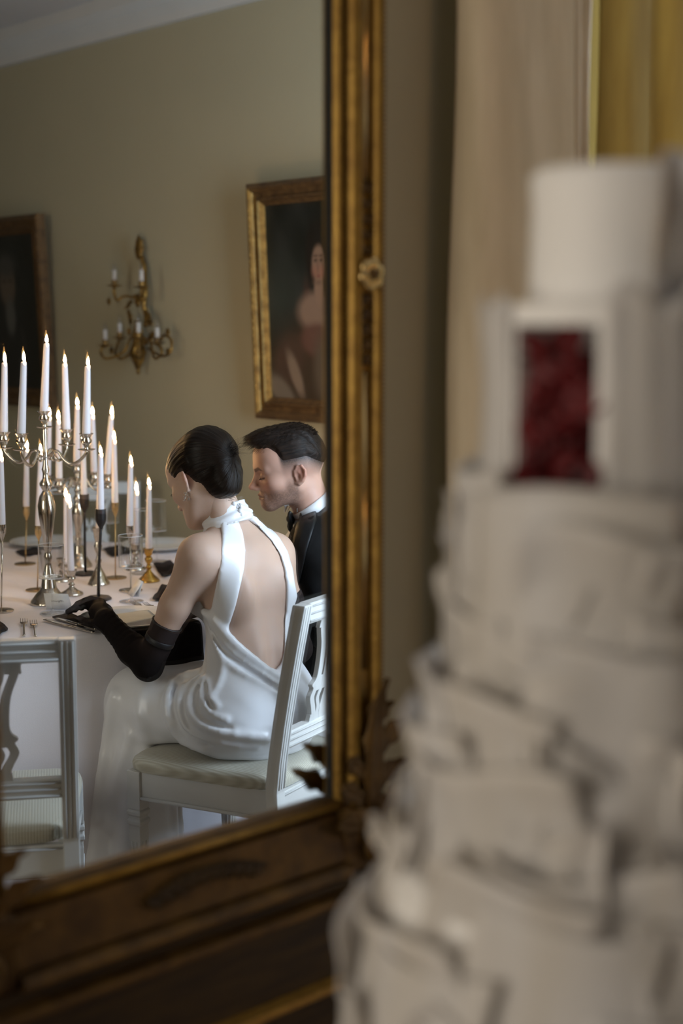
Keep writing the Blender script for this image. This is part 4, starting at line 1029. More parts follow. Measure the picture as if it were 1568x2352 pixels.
def portrait_man(X, Z):
    C = np.zeros(X.shape + (3,)) + np.array((.010, .010, .009)); C += .002 * wob(X, Z, 2)
    C = lay(C, gauss_el(X, Z, 0, .15, .40, .38, 0, .3), (.014, .012, .012)); C = lay(C, gauss_el(X, Z, .0, .68, .13, .15, 0, .2), (.10, .07, .05))
    C = lay(C, gauss_el(X, Z, .0, .80, .15, .08, 0, .4), (.05, .045, .04)); C = lay(C, gauss_el(X, Z, .02, .47, .08, .12, 0, .3), (.09, .085, .075))
    C = lay(C, gauss_el(X, Z, .21, .30, .012, .10, .35, .5), (.045, .042, .035))
    for ex in (-.05, .05): C = lay(C, gauss_el(X, Z, ex, .70, .03, .012, 0, .5), (.02, .015, .012))
    return np.clip(C, .002, 1)
def picture(corner_px, W, H, fw, fn, label, side, slip, tilt=.05, m1='frame_gold', m2='frame_brown'):
    """corner_px: a lower corner of the frame; side = -1 when it is the left one."""
    p = on_wall(*corner_px, .03); c = Vector((p.x - side * NX * W / 2, p.y - side * NY * W / 2, p.z))
    o = thing('framed_portrait', label, 'painting', wall_m(c, tilt))
    # the foot of the frame rests against the wall, the top leans out
    PF = [(0, .02), (0, -.012), (.008, -.02), (.02, -.024), (.032, -.018), (.036, -.010), (fw * .62, -.008), (fw * .66, -.016), (fw * .78, -.018), (fw * .8, -.008), (fw, .004), (fw, .02)]
    for a, b, ex, m in (((-W / 2, 0, 0), (-W / 2, 0, H), (1, 0, 0), m1), ((W / 2, 0, H), (W / 2, 0, 0), (-1, 0, 0), m1), ((W / 2, 0, 0), (-W / 2, 0, 0), (0, 0, 1), m2), ((-W / 2, 0, H), (W / 2, 0, H), (0, 0, -1), m2)):
        MB().sweep(PF, a, b, ex, (0, 1, 0), ma=-1, mb=-1).build('frame_side', m, o, 40)
    if slip:
        MB().tube([(side * -1 * (W / 2 - fw * .55), -.014, fw), (side * -1 * (W / 2 - fw * .55), -.014, H - fw)], .006, 8).build('frame_slip', 'frame_slip', o)
    cv = link('canvas', paint(W - 2 * fw + .006, H - 2 * fw + .006, fn), 'oil_paint', o); cv.matrix_basis = Matrix.Translation((0, .008, H / 2))
    # little carved studs along the side bars
    st = MB()
    for s in (-1, 1):
        for k in range(26):
            z = fw + (H - 2 * fw) * (k + .5) / 26; st.sphere((s * (W / 2 - .020), -.024, z), .0065, 6, 4, (1, .6, 1.5))
    q = st.build('carved_studs', m1, o); q['kind'] = 'stuff'
    return o
picture((592, 960), .76, .925, .088, portrait_lady, 'gilt-framed dark portrait of a pale lady, cut by the mirror frame', -1, False, .042)
picture((125, 938), .76, .93, .088, portrait_man, 'gold-framed dark portrait of a man at the left edge behind the candles', 1, True, .05, 'frame_brown', 'frame_brown')
# sconce
mat('sconce_gilt', (0.42, 0.23, 0.05), 0.4, 0.75, col2=(0.07, 0.035, 0.01), nscale=35, bump=0.4, bscale=120)
mat('candle_sleeve', (0.55, 0.48, 0.42), 0.6, noise=0.1, nscale=30)
mat_glass('bulb_glass', (.93, .93, .95), .9)
sp0 = on_wall(334, 700, .02)
sco = thing('wall_sconce', 'gilt wall sconce with unlit candle bulbs between the two portraits', 'sconce', wall_m(sp0))
_inv = sco.matrix_basis.inverted()
def SL(px, py, off): return _inv @ on_wall(px, py, off)
def tb_(pts, r, name='arm', n=8): return MB().tube(cat_rom([SL(*p) for p in pts], 6), r, n).build(name, 'sconce_gilt', sco)
def lz(py): return SL(334, py, .03).z
MB().lathe([(.0005, lz(860)), (.010, lz(856)), (.008, lz(850)), (.018, lz(838)), (.034, lz(818)), (.040, lz(808)), (.030, lz(796)), (.020, lz(780)), (.026, lz(770)), (.015, lz(752)), (.012, lz(735))], 14, 0, -.045).build('bowl', 'sconce_gilt', sco, 60)
tb_([(334, 750, .045), (336, 725, .05), (330, 700, .06), (334, 672, .05), (332, 640, .04), (330, 610, .03), (324, 588, .03)], .012, 'stem', 10)
l = MB(); leaf(l, Matrix.Translation(SL(323, 596, .03)), .105, .085, 3, curl=.15); l.build('leaf', 'sconce_gilt', sco)
for px_, py_, tl, ln, wd in ((330, 690, -1.2, .06, .05), (322, 705, -.5, .05, .05), (334, 715, 2.2, .07, .045), (338, 735, 1.9, .06, .04), (330, 765, -1.4, .05, .05), (344, 775, 1.2, .06, .04), (305, 690, -2.2, .06, .03), (296, 712, 2.6, .06, .04)):
    l = MB(); leaf(l, Matrix.Translation(SL(px_, py_, .07)) @ Matrix.Rotation(tl, 4, 'Y'), ln, wd, 2, curl=.4, nu=12, nv=7); l.build('leaf', 'sconce_gilt', sco)
for px_, py_ in ((250, 692), (300, 737), (256, 805), (386, 808), (385, 762), (296, 762)):
    c = SL(px_, py_, .08); q = MB()
    for k in range(6):
        a = k * math.pi / 3; q.sphere((c.x + .009 * math.cos(a), c.y, c.z + .009 * math.sin(a)), .008, 7, 5, (1, .5, 1))
    q.build('flower', 'sconce_gilt', sco)
for k, (cx, pan, top, tip, offs) in enumerate(((263, 656, 620, 604, .12), (325, 659, 620, 604, .15), (242, 793, 757, 741, .14), (275, 776, 742, 722, .09), (318, 777, 740, 720, .17), (361, 788, 752, 733, .13))):
    c = SL(cx, pan, offs); zt = SL(cx, top, offs).z; zb = SL(cx, tip, offs).z
    u = MB().lathe([(.004, -.012), (.012, -.006), (.036, .001), (.037, .003), (.012, .004), (.012, .008)], 16, c.x, c.y, c.z).build('drip_pan', 'sconce_gilt', sco, 50)
    MB().lathe([(.011, .004), (.0135, .008), (.013, .022), (.011, .024)], 14, c.x, c.y, c.z).build('cup', 'sconce_gilt', u, 50)
    MB().lathe([(.0105, .02), (.0105, zt - c.z)], 14, c.x, c.y, c.z).build('candle_sleeve', 'candle_sleeve', sco)
    MB().lathe([(.006, 0), (.0095, .008), (.009, .015), (.004, (zb - zt) * .8), (.0005, zb - zt)], 12, c.x, c.y, zt).build('bulb', 'bulb_glass', sco)
    if pan < 700:
        tb_([(332, 690, .05), (cx + (25 if cx < 300 else 4), 680, offs * .8), (cx + 6, 690, offs), (cx - 1, 672, offs), (cx, pan + 4, offs)], .006)
    else:
        s_ = -1 if cx < 334 else 1
        tb_([(336, 790, .05), (336 + (cx - 336) * .35, 775, offs * .5), (336 + (cx - 336) * .55, 808, offs * .7), (cx - s_ * 4, 824, offs), (cx + s_ * 10, 812, offs * 1.05), (cx + s_ * 7, 797, offs), (cx, pan + 4, offs)], .006)
tb_([(340, 800, .05), (372, 818, .10), (392, 806, .10), (392, 780, .09), (376, 770, .08), (370, 782, .08)], .006, 'scroll')
# ------------------------------------------------------------------ people
mat_attr('skin', rough=0.48, bump=0.05, bscale=420, Subsurface_Weight=0.22, Subsurface_Radius=(.012, .005, .003), Specular_IOR_Level=0.35)
def hair_mat(name, dark, light, rough=.34):
    m = bpy.data.materials.new(name); m.use_nodes = True; MATS[name] = m
    nt = m.node_tree; p = nt.nodes['Principled BSDF']; p.inputs['Roughness'].default_value = rough; _sock(p, 'Specular IOR Level', .16)
    a = nt.nodes.new('ShaderNodeAttribute'); a.attribute_name = 'flow'
    n = nt.nodes.new('ShaderNodeTexNoise'); n.inputs['Scale'].default_value = 1.0; n.inputs['Detail'].default_value = 6
    r = nt.nodes.new('ShaderNodeValToRGB'); r.color_ramp.elements[0].color = tuple(dark) + (1,); r.color_ramp.elements[1].color = tuple(light) + (1,)
    r.color_ramp.elements[0].position = .35; r.color_ramp.elements[1].position = .75
    b = nt.nodes.new('ShaderNodeBump'); b.inputs['Strength'].default_value = .75; b.inputs['Distance'].default_value = .003
    nt.links.new(a.outputs['Vector'], n.inputs['Vector']); nt.links.new(n.outputs[0], r.inputs[0]); nt.links.new(r.outputs[0], p.inputs['Base Color'])
    nt.links.new(n.outputs[0], b.inputs['Height']); nt.links.new(b.outputs[0], p.inputs['Normal'])
hair_mat('hair_dark', (.004, .0024, .0018), (.018, .010, .006)); hair_mat('hair_brown', (.006, .0036, .0025), (.022, .012, .0075), .5)
def N3(v): return np.array(v, np.float32)
def head_frame(origin, yaw, pitch, roll=0.0, s=1.0):
    """Head axes: x to the head's right, y out of the face, z up; yaw turns from 'away' to the left, pitch nods down."""
    return Matrix.Translation(origin) @ Matrix.Rotation(yaw, 4, 'Z') @ Matrix.Rotation(-pitch, 4, 'X') @ Matrix.Rotation(roll, 4, 'Y') @ Matrix.Diagonal((s, s, s, 1))
def chain(P, pts, rs, k):
    d = None
    for (a, b), (ra, rb) in zip(zip(pts, pts[1:]), zip(rs, rs[1:])):
        e = d_cone(P, a, b, ra, rb); d = e if d is None else smin(d, e, k)
    return d
def head_sdf(P, fem):
    A = P.copy(); A[:, 0] = np.abs(A[:, 0])
    w_ = .94 if fem else 1.0
    d = d_ell(P, (0, -.008, .028), (.076, .098, .088))
    d = smin(d, d_ell(P, (0, .028, -.035), (.058 * w_, .064, .074)), .03)
    d = smin(d, d_ell(P, (0, .045, .042), (.060, .046, .05)), .03)
    d = smin(d, d_cone(A, (.053 * w_, -.004, -.052), (.014, .070, -.098), .019, .018 if fem else .020), .03)
    d = smin(d, d_ell(P, (0, .074, -.100), (.021, .019, .018)), .025)
    d = smin(d, d_ell(A, (.042, .052, -.027), (.024, .026, .024)), .02)
    d = smin(d, d_cone(A, (.010, .087, .017), (.046, .069, .019), .0085 if fem else .0105, .008), .014)
    d = smax(d, -d_ell(A, (.031, .098, -.001), (.019, .016, .012)), .014)
    d = smin(d, d_ell(A, (.031, .0735, -.002), (.0150, .0140, .0115)), .004)
    d = smin(d, d_cone(P, (0, .087, .010), (0, .110, -.034), .0070, .0090), .012)
    d = smin(d, d_ell(P, (0, .1125, -.037), (.0100, .0105, .0098)), .008)
    d = smin(d, d_ell(A, (.0105, .101, -.0425), (.0075, .010, .0075)), .007)
    d = smin(d, d_ell(P, (0, .083, -.070), (.027, .012, .020)), .012)
    d = smin(d, d_cone(A, (0, .0965, -.0660), (.020, .085, -.0700), .0052, .0025), .005)
    d = smin(d, d_cone(A, (0, .0945, -.0765), (.018, .085, -.0745), .0060, .0025), .005)
    d = smax(d, -d_cone(A, (0, .1035, -.0710), (.024, .0885, -.0722), .0022, .0012), .004)
    # ears
    E = A - N3((.0745, -.014, -.012)); c, s = math.cos(.45), math.sin(.45); ey = E[:, 1].copy()
    ex = E[:, 0] * c + ey * s; ey = -E[:, 0] * s + ey * c; t = .18; ez = E[:, 2] * math.cos(t) - ey * math.sin(t); ey = E[:, 2] * math.sin(t) + ey * math.cos(t)
    # plate lies in the y,z plane behind the jaw, flaring out backwards
    Q = np.stack([ex, ey, ez], 1) * (1.14 if fem else 1.0) + (N3((0, 0, .004)) if fem else 0)
    e = d_ell(Q, (.004, -.006, .0), (.0048, .0165, .029))
    rim = [(.004, .010, -.002), (.005, .011, .012), (.006, .004, .026), (.007, -.010, .030), (.008, -.020, .018), (.008, -.021, .002), (.006, -.014, -.016), (.004, -.004, -.027), (.003, .004, -.026)]
    e = smin(e, chain(Q, rim, [.0032] * 4 + [.0035] * 2 + [.0038, .0055, .0048], .003), .004)
    e = smax(e, -d_ell(Q, (.010, .000, -.004), (.007, .0075, .0125)), .004)
    e = smax(e, -d_ell(Q, (.0105, -.010, .012), (.0045, .006, .010)), .004)
    d = smin(d, e, .006)
    return d
def clear_noise(P, f, seed=0.0):
    return np.sin(P[:, 0] * f + 1.3 + seed) * np.sin(P[:, 1] * f * 1.13 + 4.1 * seed) * np.sin(P[:, 2] * f * .93 + .7)
def lerp_col(C, m, col):
    m = np.clip(m, 0, 1)[:, None]; return C * (1 - m) + np.array(col) * m
def face_cols(L, fem, base):
    """Skin colour over the head, shade painted in at lips and lids, L in head axes."""
    A = L.copy(); A[:, 0] = np.abs(A[:, 0]); C = np.zeros((len(L), 3)) + np.array(base)
    b = np.array(base); rosy = np.array((b[0] * 1.02, b[1] * .78, b[2] * .76))
    C = lerp_col(C, .7 * np.exp(-((A - N3((.040, .070, -.035))) ** 2).sum(1) / .022 ** 2), rosy)
    C = lerp_col(C, .7 * np.exp(-((A - N3((0, .115, -.038))) ** 2).sum(1) / .014 ** 2), rosy)
    C = lerp_col(C, .75 * np.exp(-((A - N3((.088, -.02, -.005))) ** 2).sum(1) / .022 ** 2), (b[0], b[1] * .70, b[2] * .66))
    lip = np.minimum(d_cone(A, (0, .0985, -.0655), (.019, .087, -.0695), .004, .002), d_cone(A, (0, .097, -.0765), (.017, .087, -.0745), .0045, .002))
    C = lerp_col(C, np.clip(1 - lip / .0025, 0, 1) * .85, (.34, .12, .10) if not fem else (.36, .11, .10))
    crease = d_cone(A, (0, .099, -.0710), (.0225, .087, -.0722), .0, .0); C = lerp_col(C, np.clip(1.3 - crease / .0022, 0, .9), (.10, .035, .03))  # shade painted into the line between the lips
    brow = d_cone(A, (.012, .097, .014), (.034, .090, .0205), .0042, .0038); brow = np.minimum(brow, d_cone(A, (.034, .090, .0205), (.052, .073, .014), .0038, .0015))
    C = lerp_col(C, np.clip(1 - brow / .0022, 0, 1) * (.8 if not fem else .7), (.045, .026, .017))
    lash = np.minimum(d_cone(A, (.018, .0865, -.0075), (.032, .0880, -.0105), .0012, .0012), d_cone(A, (.032, .0880, -.0105), (.046, .0795, -.0065), .0012, .001))
    C = lerp_col(C, np.clip(1 - lash / .0016, 0, 1) * .9, (.025, .014, .010))
    C = lerp_col(C, .35 * np.exp(-((A - N3((.031, .088, .004))) ** 2).sum(1) / .013 ** 2), (b[0] * .72, b[1] * .62, b[2] * .58))  # shading painted into the skin above the lids
    return C
def strands(roots, dirs, lens, r=.0007, bend=None, seg=5):
    """Hair strands as thin three-sided tapering tubes in one mesh."""
    mb_v = []; mb_f = []
    for i in range(len(roots)):
        p = np.array(roots[i], float); d = np.array(dirs[i], float); L = lens[i]; o = len(mb_v)
        for j in range(seg):
            t = j / (seg - 1); q = p + d * (L * t) + (0 if bend is None else np.array(bend[i]) * (L * t * t))
            a = np.cross(d, (0.3, .2, 1)); a /= np.linalg.norm(a) + 1e-9; b = np.cross(d, a); rr_ = r * (1 - .85 * t)
            for k in range(3):
                th = 2.094 * k; mb_v.append(q + a * rr_ * math.cos(th) + b * rr_ * math.sin(th))
        for j in range(seg - 1):
            for k in range(3):
                mb_f.append((o + j * 3 + k, o + j * 3 + (k + 1) % 3, o + j * 3 + 3 + (k + 1) % 3, o + j * 3 + 3 + k))
    return np.array(mb_v), np.array(mb_f)
def to_local(M, P):
    I = np.array(M.inverted(), np.float32); return P @ I[:3, :3].T + I[:3, 3]
def to_world(M, V):
    A = np.array(M); return V @ A[:3, :3].T + A[:3, 3]
def poly_sd(Q, poly):
    """Signed distance to a polygon in 2D, negative inside."""
    poly = np.asarray(poly, np.float32); d = np.full(len(Q), 1e9, np.float32); ins = np.zeros(len(Q), bool)
    for a, b in zip(poly, np.roll(poly, -1, 0)):
        e = b - a; w_ = Q - a; t = np.clip((w_ @ e) / (e @ e), 0, 1); d = np.minimum(d, ((w_ - t[:, None] * e) ** 2).sum(1))
        c = ((a[1] <= Q[:, 1]) != (b[1] <= Q[:, 1])); x = a[0] + (Q[:, 1] - a[1]) / np.where(b[1] == a[1], 1e-9, b[1] - a[1]) * e[0]
        ins ^= c & (Q[:, 0] < x)
    d = np.sqrt(d); return np.where(ins, -d, d)
def march(fn, px, py, d0, d1, n=400):
    """First point of a body along the line of sight through a picture point."""
    r = ray(px, py); t = np.linspace(d0, d1, n, dtype=np.float32) / r.y
    P = np.outer(t, np.array(r, np.float32)) + np.array((0, 0, CAM_H), np.float32); f = fn(P)
    k = np.argmax(f < 0) if (f < 0).any() else np.argmin(f); return Vector(P[k])
# ================================================================== the woman
FT = math.radians(46)
fwd = N3((-math.sin(FT), math.cos(FT), 0)); rgt = N3((math.cos(FT), math.sin(FT), 0)); up = N3((0, 0, 1))
S_ = N3(at(550, 1262, 3.79)); Wst = N3(at(578, 1535, 3.765)); Hp = N3((-.222, 3.745, .565))
HF = math.radians(60); hfwd = N3((-math.sin(HF), math.cos(HF), 0)); hrgt = N3((math.cos(HF), math.sin(HF), 0))
Lsh = S_ - rgt * .150 - up * .002; Rsh = S_ + rgt * .134 - up * .028
Lel = N3(at(340, 1530, 3.72)); Lwr = N3(on_z(243, 1424, .795))
Rel = N3(at(684, 1490, 3.93)); Rwr = N3(on_z(478, 1400, .80))
Nk0 = N3(at(532, 1212, 3.80)); HB = head_frame(at(463, 1098, 3.80), math.radians(50), math.radians(30), math.radians(4), .98)
Nk1 = N3(HB @ Vector((0, -.030, -.045)))
Kn = N3((Hp[0] + hfwd[0] * .345, Hp[1] + hfwd[1] * .345, .560))
def torso_f(P, arms=True):
    d = d_econe(P, S_ - up * .075, Wst + up * .05, .128, .106, fwd, .74)
    d = smin(d, d_econe(P, Wst + up * .05, Wst - up * .03, .106, .118, fwd, .78), .05)
    d = smin(d, d_econe(P, Wst - up * .04, Hp, .118, .150, fwd * .7 + hfwd * .3, .80), .08)
    d = smin(d, d_econe(P, Lsh + rgt * .035 - up * .005, Rsh - rgt * .035 - up * .005, .052, .052, fwd, .95), .07)
    for sh in (Lsh, Rsh):
        d = smin(d, d_cone(P, Nk0 - up * .038, sh + up * .008, .034, .030), .045)
    d = smin(d, d_cone(P, Nk0 - up * .02, Nk1, .048, .045), .04)
    for s in (-1, 1):                                                  # shoulder blades
        d = smin(d, d_ell(P, S_ + rgt * s * .078 - up * .105 - fwd * .078, (.042, .026, .062)), .045)
    # furrow of the spine
    d = smax(d, -d_cone(P, S_ - fwd * .128 - up * .06, Wst - fwd * .108 - up * .04, .014, .020), .045)
    if arms:
        d = smin(d, arm_f(P), .045)
    return d
def arm_f(P):
    d = d_cone(P, Lsh, Lsh * .55 + Lel * .45, .045, .0395); d = smin(d, d_cone(P, Lsh * .55 + Lel * .45, Lel, .0395, .0335), .02)
    e = d_cone(P, Rsh, Rsh * .5 + Rel * .5, .044, .040); e = smin(e, d_cone(P, Rsh * .5 + Rel * .5, Rel, .041, .034), .02)
    return np.minimum(d, e)
def fore_f(P):
    d = chain(P, [Lel, Lel * .65 + Lwr * .35, Lwr], [.0345, .036, .025], .02)
    return np.minimum(d, chain(P, [Rel, Rel * .65 + Rwr * .35, Rwr], [.035, .036, .025], .02))
woman = thing('person', 'seated woman in a backless white satin halter dress and sheer black gloves', 'person', TM(-.2475, 3.756))
WI = woman.matrix_basis.inverted(); wsh = np.array((-.2475, 3.756, 0))
SKIN_W = (.51, .345, .265)
def wbody(P): return smin(torso_f(P), fore_f(P), .03)
V1, Q1 = nets(wbody, (-.78, 3.40, .50), (.02, 4.30, 1.22), .0062)
C1 = np.zeros((len(V1), 3)) + np.array(SKIN_W); C1 *= (1 + .035 * clear_noise(V1, 60) + .03 * clear_noise(V1, 17, 2))[:, None]
def whead(P):
    L = to_local(HB, P) ; d = head_sdf(L, True) * .98
    return smin(d, d_cone(P, Nk0, Nk1, .047, .044), .03)
bbh = [to_world(HB, np.array([[x, y, z] for x in (-.1, .1) for y in (-.13, .14) for z in (-.2, .13)]))]
V2, Q2 = nets(whead, bbh[0].min(0), bbh[0].max(0), .0024); V2 = relax(V2, Q2, 1, .3)
C2 = face_cols(to_local(HB, V2.astype(np.float32)), True, SKIN_W) * (1 + .03 * clear_noise(V2, 90))[:, None]
V = np.vstack([V1, V2]) - wsh; Q = np.vstack([Q1, Q2 + len(V1)])
link('body', big_mesh('body', V, Q, np.vstack([C1, C2])), 'skin', woman)
# hair: swept back over the head into a low rolled knot
def whair(P):
    L = to_local(HB, P)
    cap = d_ell(L, (0, -.012, .034), (.083, .106, .092))
    cap = smin(cap, d_ell(L, (0, -.060, .045), (.070, .070, .075)), .03)
    hl = np.maximum(L[:, 1] * .80 - L[:, 2] * .60 - .032, -1)                        # face side of the hairline
    ax = np.abs(L[:, 0])
    face = .70 * L[:, 1] - .55 * L[:, 2] - .024 + .25 * np.maximum(0, ax - .03)          # >0 in front of the hairline
    cap = smax(cap, face, .012)
    ear = -d_ell(np.stack([ax, L[:, 1], L[:, 2]], 1), (.085, .004, -.028), (.045, .036, .046)); cap = smax(cap, ear, .012)
    cap = smax(cap, -(L[:, 2] + .082 - .35 * (L[:, 1] + .06)), .02); cap = smin(cap, d_ell(L, (0, -.068, -.052), (.050, .040, .040)), .03)
    roll = d_ell(L, (0, -.106, -.008), (.046, .030, .060)); roll = smin(roll, d_ell(L, (-.006, -.094, -.060), (.038, .026, .036)), .03)
    roll = smin(roll, d_ell(L, (.004, -.108, .045), (.038, .030, .034)), .02)
    d = smin(cap, roll, .022)
    an = np.arctan2(L[:, 0], L[:, 2] + .01)
    d = d + .0005 * np.sin(an * 44 + 3 * np.sin(L[:, 1] * 30)) + .0010 * np.sin(an * 9 + 22 * L[:, 1]) * (L[:, 1] < -.05)
    return d
hb = to_world(HB, np.array([[x, y, z] for x in (-.11, .11) for y in (-.175, .12) for z in (-.11, .15)]))
V3, Q3 = nets(whair, hb.min(0), hb.max(0), .0028); L3 = to_local(HB, V3.astype(np.float32))
an = np.arctan2(L3[:, 0], L3[:, 2] + .01); flow = np.stack([an * 26, L3[:, 1] * 9, np.zeros(len(an))], 1)
me = big_mesh('hair', V3 - wsh, Q3, None); put_col(me, flow, 'flow'); hair_w = link('hair', me, 'hair_dark', woman)
rg = np.random.default_rng(3)
def tuft(n, c, spread, dmean, dsd, L0, r=.0008):
    ro = np.array(c) + rg.normal(0, spread, (n, 3)); di = np.array(dmean) + rg.normal(0, dsd, (n, 3)); di /= np.linalg.norm(di, axis=1, keepdims=True)
    return ro, di, rg.uniform(.6, 1.2, n) * L0
R_, D__, Ls = [], [], []
for c, sp_, dm, sd, L0, n in (((.0, -.134, .020), .008, (.35, -1, .15), .25, .026, 90), ((.0, -.134, .010), .006, (.3, -.8, -.7), .25, .030, 60), ((-.020, -.090, -.092), .008, (.2, -.6, -.5), .25, .016, 30)):
    a, b, c_ = tuft(n, c, sp_, dm, sd, L0); R_.append(a); D__.append(b); Ls.append(c_)
R_ = np.vstack(R_); D__ = np.vstack(D__); Ls = np.concatenate(Ls)
vv, ff = strands(R_, D__, Ls, .00045, rg.normal(0, .5, R_.shape))
me = big_mesh('loose_strands', to_world(HB, vv) - wsh, ff); put_col(me, vv * 40, 'flow'); o = link('loose_strands', me, 'hair_dark', hair_w); o['kind'] = 'stuff'
# lashes
ro = []; di = []
for s in (-1, 1):
    for k in range(22):
        u = k / 21; ro.append((s * (.019 + .027 * u), .0885 - .008 * (u - .4) ** 2 * 4, -.0095 + .002 * u)); di.append((s * (.1 + .5 * u), .85, -.30))
vv, ff = strands(np.array(ro), np.array(di), np.full(len(ro), .010), .0005); link('eyelashes', big_mesh('eyelashes', to_world(HB, vv) - wsh, ff), 'wick', woman)
# earring
mat('jewel', (.75, .73, .70), .08, .9); er = MB(); rr = random.Random(2)
for k in range(16):
    u = k / 15; er.sphere((rr.uniform(-.003, .003) * (1 + 2 * u), rr.uniform(-.004, .004) * (1 + 1.5 * u), -.022 * u), rr.uniform(.0016, .0027), 6, 4)
for s in (-1, 1):
    p = HB @ Vector((s * .083, -.008, -.045)); MB().add(er.v, er.f, False).xf(Matrix.Translation(WI @ p)).build('earring', 'jewel', woman)
# dress ------------------------------------------------------------
mat('satin', (.77, .77, .80), .30, noise=.03, nscale=6, Sheen_Weight=.25, Specular_IOR_Level=.5)
vd = np.array(ray(560, 1380), np.float32); vd /= np.linalg.norm(vd); vr = np.cross(vd, up); vr /= np.linalg.norm(vr); vu = np.cross(vr, vd)
O_ = S_ - fwd * .09
def cut2(px, py):
    """Picture point laid on the plane of the back."""
    r = np.array(ray(px, py), np.float32); o = np.array((0, 0, CAM_H), np.float32); t = ((O_ - o) @ fwd) / (r @ fwd); p = o + r * t - O_; return (p @ vr, p @ vu)
CUT = [cut2(*p) for p in ((504, 1186), (508, 1230), (505, 1290), (498, 1330), (489, 1370), (481, 1410), (447, 1392), (300, 1385), (300, 1900), (860, 1900), (860, 1380), (690, 1400), (676, 1340), (672, 1305), (662, 1265), (642, 1230), (617, 1200), (592, 1176),
                          (582, 1188), (599, 1212), (623, 1240), (642, 1272), (652, 1310), (656, 1350), (655, 1400), (652, 1440), (652, 1480), (646, 1525), (637, 1552), (611, 1533), (580, 1508), (546, 1480), (518, 1455), (529, 1430), (541, 1395), (553, 1345), (562, 1300), (564, 1262), (558, 1222), (545, 1186))]
def back_cut(P):
    """Distance to the cut of the dress on the back, negative where cloth covers; wholly covered below the waist."""
    b = np.full(len(P), -.05, np.float32); m = P[:, 2] > .60
    if m.any():
        q = P[m] - O_; b[m] = poly_sd(np.stack([q @ vr, q @ vu], 1), CUT)
    return b
def bodice(P, b):
    d = torso_f(P, False) - .0065
    for s in (-1, 1): d = smin(d, d_ell(P, S_ + rgt * s * .068 - up * .13 + fwd * .072, (.055, .055, .055)), .04)
    f = P - S_; w_ = np.abs(f @ rgt); fr = np.maximum(-(f @ fwd) + .02, w_ - .15); fr = np.maximum(fr, f @ up - .03 - .3 * np.maximum(0, .1 - w_))
    return smax(d, np.minimum(b, fr), .003)
KL = Kn - hrgt * .075; KR = Kn + hrgt * .085
def skirt0(P):
    d = d_econe(P, Hp - up * .02, Hp + hfwd * .02 - up * .02, .178, .178, hfwd * .6 + fwd * .4, .80)
    for k_, s in ((KL, -1), (KR, 1)):
        d = smin(d, d_cone(P, Hp + hrgt * s * .085 + hfwd * .05 - up * .015, k_, .098, .080), .06)
    # lap, then the fall of cloth from thigh and knee to the floor
    d = smin(d, d_econe(P, Hp + hfwd * .16, Kn - hfwd * .04, .15, .15, up, .55), .06)
    dr_ = d_econe(P, Kn - hrgt * .05 + hfwd * .02 - up * .02, N3((Kn[0] - hrgt[0] * .06 + hfwd[0] * .09, Kn[1] - hrgt[1] * .06 + hfwd[1] * .09, .06)), .100, .185, hrgt, .85)
    a = np.arctan2(P[:, 1] - Kn[1], P[:, 0] - Kn[0]); dr_ = dr_ + .010 * np.sin(a * 11 + P[:, 2] * 4) * np.clip((.55 - P[:, 2]) / .3, 0, 1)
    d = smin(d, dr_, .06)
    sd = d_econe(P, Hp + hfwd * .30 - hrgt * .10 - up * .03, Hp + hfwd * .30 - hrgt * .145 - up * .52, .070, .105, hrgt, .55)
    sd = sd + .008 * np.sin(((P - Hp) @ hfwd) * 70 + P[:, 2] * 5) * np.clip((.52 - P[:, 2]) / .2, 0, 1)
    d = smin(d, sd, .05)
    # sits on the seat; nothing passes below it there
    seat = np.maximum((P - Hp) @ hfwd - .24, P[:, 2] - .457); under = (.459 - P[:, 2]); back_zone = (P - Hp) @ hfwd - .265
    return smax(d, np.minimum(under, -back_zone), .02)
def dress0(P):
    P = np.asarray(P, np.float32); b = back_cut(P); hi_ = P[:, 2] > .48; lo_ = P[:, 2] < .76; d = np.full(len(P), 1.0, np.float32)
    if hi_.any(): d[hi_] = bodice(P[hi_], b[hi_])
    if lo_.any():
        Pl = P[lo_]; s = skirt0(Pl); s = smax(s, Pl[:, 2] - (Hp[2] + .11), .05)
        s = np.maximum(s, np.where((Pl - S_) @ fwd < .02, b[lo_], -1)); d[lo_] = smin(d[lo_], s, .045)
    return d
RID = []
def ridge(pts, r, sink, k=.012):
    P = [march(dress0, x, y, 3.3, 4.3) for x, y in pts]
    vdir = Vector(vd); RID.append(([N3(Vector(p) + vdir * sink) for p in cat_rom([tuple(p) for p in P], 2)], r, k))
ridge([(470, 1406), (492, 1424), (516, 1452), (548, 1486), (585, 1517), (622, 1546), (652, 1566)], .0115, .0, .010)
ridge([(486, 1432), (505, 1465), (536, 1500), (580, 1535), (620, 1564), (655, 1584)], .0085, .002, .008)
ridge([(494, 1468), (512, 1510), (545, 1538), (590, 1565), (650, 1604)], .0085, .002, .009)
ridge([(482, 1440), (500, 1480), (512, 1522), (506, 1560), (492, 1592), (476, 1612)], .0075, .001, .010)
ridge([(455, 1545), (415, 1556), (391, 1585), (384, 1625), (394, 1665), (420, 1700), (470, 1722)], .0125, .0, .012)
ridge([(464, 1560), (442, 1588), (436, 1622), (450, 1652), (480, 1672), (540, 1686), (610, 1694)], .0115, .0, .012)
ridge([(460, 1552), (425, 1576), (411, 1612), (418, 1652), (446, 1686), (510, 1706), (590, 1714)], .007, .002, .012)
ridge([(470, 1560), (461, 1588), (470, 1620), (496, 1645), (520, 1652)], .009, .001, .010)
ridge([(478, 1566), (482, 1596), (500, 1622)], .007, .001, .010)
ridge([(300, 1690), (280, 1760), (262, 1830), (255, 1900)], .012, .003, .03)
